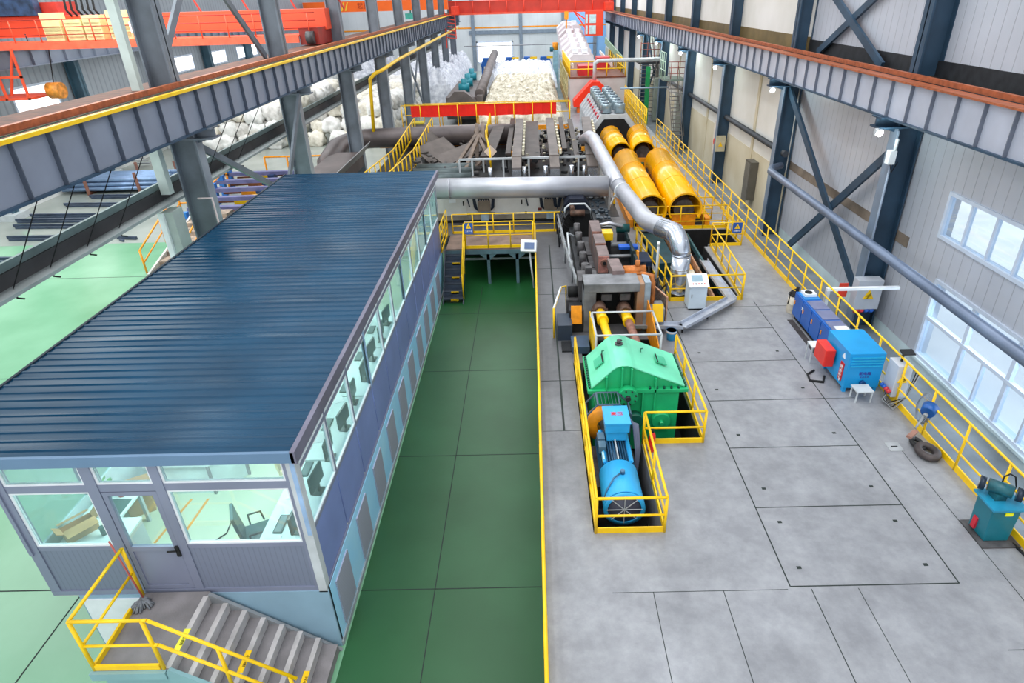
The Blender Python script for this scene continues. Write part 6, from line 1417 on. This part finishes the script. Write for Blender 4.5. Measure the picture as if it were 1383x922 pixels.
# pipe bundle rack and loose bars
t=thing('pipe_bundle','bundle of pale blue steel pipes held in a rusty stake rack','pipes',(-26.8,41,0))
PB=mat('pale_blue_pipe_steel',(132,160,196),.35,.4,.1,2)
random.seed(8)
pm=MB(); pm.cyl((-3.1,0,0),(3.1,0,0),.13,seg=8); pme=pm.mesh('pipe',PB)
for k in range(26):
    o=bpy.data.objects.new('pipe',pme); COL.objects.link(o); o.parent=t; row=k//9; o.location=Vector((-26.8+random.uniform(-.3,.3),40.2+(k%9)*.27+.1*row,.3+row*.25))-org(t); o.rotation_euler.z=random.uniform(-.02,.02)
t=thing('stake_rack','rusty brown upright stakes holding the pale blue pipes','rack',(-26.8,41,0))
for x in (-28.3,-25.0,-26.5,-23.9):
    yy=39.9 if x in (-26.5+1.5,-28.3) else 42.8
    b=MB(); b.bar((x,yy,0),(x-.05,yy,1.35),.14); b.build('stake',mat('rusty_stake',(146,100,84),.6),t)
for x in (-28.3,-24.9): b=MB(); b.bar((x,39.9,.08),(x,42.8,.08),.16); b.build('base_bar',RUST,t)
DB=mat('dark_bar_steel',(72,84,104),.4,.4,.15,2)
for i,(x0,y0,x1,y1) in enumerate(((-28.4,37.6,-23.2,37.3),(-27.9,39.3,-22.6,39.1),(-29.0,35.5,-24.5,35.3),(-29.2,34.6,-23.6,34.4),(-28.6,33.6,-24.6,33.4),(-27.5,31.6,-24.0,31.5),(-28.0,28.6,-24.2,28.4),(-21.5,31.2,-20.4,31.0))):
    b=MB(); b.bar((x0,y0,.1),(x1,y1,.1),.14,.14); b.bar((x0+.3,y0-.3,.07),(x1-.5,y1-.3,.07),.1,.1)
    tag(b.build('steel_bar',DB),'pair of dark steel bars on aisle floor, %s counted from pipe bundle'%ORD[i],'bar','loose steel bars on the left aisle floor')
# wall columns far left with green exit lights
for i,y in enumerate((35.2,44.8,54.4,64,73.6,83.2)):
    t=thing('wall_column','teal grey column on the far left wall, %s from the camera'%ORD[i],'column',(XL+.4,y,0),'far left wall columns')
    b=MB(); hcol(b,XL+.45,y,.15,8.0,.7,.5); b.build('shaft',mat('teal_wall_column',(62,92,108),.5,.1,.1,1),t)
    b=MB(); b.box(XL+.05,y-.6,0,XL+1.1,y+.6,.35); b.build('concrete_foot',LGR,t)
    b=MB(); b.box(XL+.8,y-.08,1.0,XL+.84,y+.2,1.15); b.build('green_light',mat('green_exit_glow',(60,255,150),.5,emit=3),t)
t=thing('crane_girder','grey ribbed crane girder on the far left wall','girder',(XL+.9,60,7.8)); b=MB(); b.box(XL+1.0,20,7.6,XL+1.05,105,8.5); b.box(XL+.8,20,7.55,XL+1.3,105,7.6); b.box(XL+.8,20,8.5,XL+1.3,105,8.55); b.build('web_and_flanges',GRD,t)
for k in range(40): b=MB(); b.box(XL+1.05,30+k*1.5,7.6,XL+1.22,30.03+k*1.5,8.5); b.build('stiffener',GRD,t)
t=thing('wall_stair','small grey stair by the white dado of the far left wall','stairs',(-29.5,44,0)); 
for k in range(8): b=MB(); b.box(-29.6+.0,47.5-k*.35,.2+k*.25,-28.4,47.8-k*.35,.25+k*.25); b.build('tread',MGR,t)
b=MB(); b.tube([(-28.4,48,1.0),(-28.4,44.8,3.2),(-28.4,44.3,3.2)],.04,6); b.build('handrail',DARK,t)
# thin hanging guy wires under the left girder
for i,(y,zt_) in enumerate(((12.6,7.3),(13.8,7.3),(15.2,7.3),(16.6,7.3),(21.8,7.3),(23.2,7.3),(24.6,7.3))):
    b=MB(); b.tube([(-9.95,y,zt_),(-11.2,y-.15,5.32)],.012,5); b.tube([(-11.2,y-.15,5.3),(-11.2,y-.15,5.1),(-11.05,y-.15,5.08)],.02,5)
    tag(b.build('guy_wire',BLK),'thin dark wire strung from left girder to the grey trough beam, %s from the camera'%ORD[i],'wire','thin wires under the left girder')
# bulk bags
random.seed(17)
M_bag=[mat('bulk_bag_%s'%n,c,.8,0,.12,3,.5,8,rgb2=c2) for n,c,c2 in (('cream',(206,200,184),(246,242,230)),('white',(220,220,216),(252,252,250)),('grey',(190,188,182),(240,238,234)))]
def bagmesh(seed,m):
    bm=bmesh.new(); bmesh.ops.create_cube(bm,size=1.0); bmesh.ops.subdivide_edges(bm,edges=bm.edges[:],cuts=5,use_grid_fill=True)
    for v in bm.verts:
        p=v.co.copy(); q=p.normalized()*.62; p=p.lerp(q,.68)
        n1=noise.noise(p*3.2+Vector((seed*7,0,0))); n2=noise.noise(p*8+Vector((seed*3,1,0)))
        p+=p.normalized()*(n1*.2+n2*.1)
        if p.z>.3: p.z+=.12*max(0,1-math.hypot(p.x,p.y)*3)
        v.co=Vector((p.x*1.22,p.y*1.22,p.z*1.05+.5))
    me=bpy.data.meshes.new('bulk_bag'); bm.to_mesh(me); bm.free(); me.materials.append(m)
    for p in me.polygons: p.use_smooth=True
    return me
BM=[bagmesh(i,M_bag[i%3]) for i in range(6)]
spots=[]
def pile(x0f,nx,y0,ny,lay,dx,xshift=0,zb=0):
    for l in range(lay):
        for j in range(ny):
            for i in range(nx):
                top=(l==lay-1); front=(j<=l*0 and j==0) or j==0; right=(i==nx-1)
                if not(top or front or right or j==1 and l==lay-2): continue
                spots.append((x0f-i*dx if dx>0 else x0f, y0+j*1.22+l*.25, zb+l*1.0, i,j,l))
def add(xr,n,y0,rows,lay,slope,slopeR=0,z0=0):
    """rows of bags; right edge xr(y)"""
    for j in range(rows):
        y=y0+j*1.22
        for i in range(n):
            x=xr-slope*j*1.22-i*1.22
            for l in range(lay):
                if l==lay-1 or j==0 or i==0 or (l==lay-2 and j<2): spots.append((x+random.uniform(-.3,.3),y+random.uniform(-.3,.3)+(.35*l if j==0 else 0),z0+l*.95+(random.uniform(-.05,.3) if l==lay-1 else 0)))
add(-20.9,7,52.8,16,3,-.02)
add(-12.5,5,54.0,17,3,0)
add(-23.5,6,72.5,9,4,0)
spots.sort(key=lambda s:s[1]-s[2])
vis=spots[:290]; rest=spots[290:]
for k,(x,y,z_) in enumerate(vis):
    o=bpy.data.objects.new('bulk_bag',BM[k%6]); COL.objects.link(o); o.location=(x,y,z_); o.rotation_euler=(0,0,random.choice((0,1.57,3.14,4.71))+random.uniform(-.15,.15)); s_=random.uniform(.95,1.06); o.scale=(s_,s_,s_)
    tag(o,'full white bulk bag in the stacked piles of the left aisle','bag','bulk bags stacked in the left aisle')
b=MB()
for k,(x,y,z_) in enumerate(rest):
    me=BM[k%6]; o_=len(b.v)
    for v in me.vertices: b.v.append((v.co.x+x,v.co.y+y,v.co.z+z_))
    for p in me.polygons: b.face([o_+i for i in p.vertices],True)
tag(b.build('bulk_bag_pile',M_bag[1]),'farther mass of white bulk bags filling the back of left aisle','bags',kind='stuff')
tag(heap('bulk_bag_mound',-19,-8.6,75,104,0,3.6,M_hp2,70,80,12,.5),'distant mound of white sacks beyond the left columns','bags',kind='stuff')
tag(heap('bulk_bag_mound',-29.5,-20,88,106,0,4.2,M_hp2,60,60,14,.5),'distant mound of white sacks against the far left corner','bags',kind='stuff')
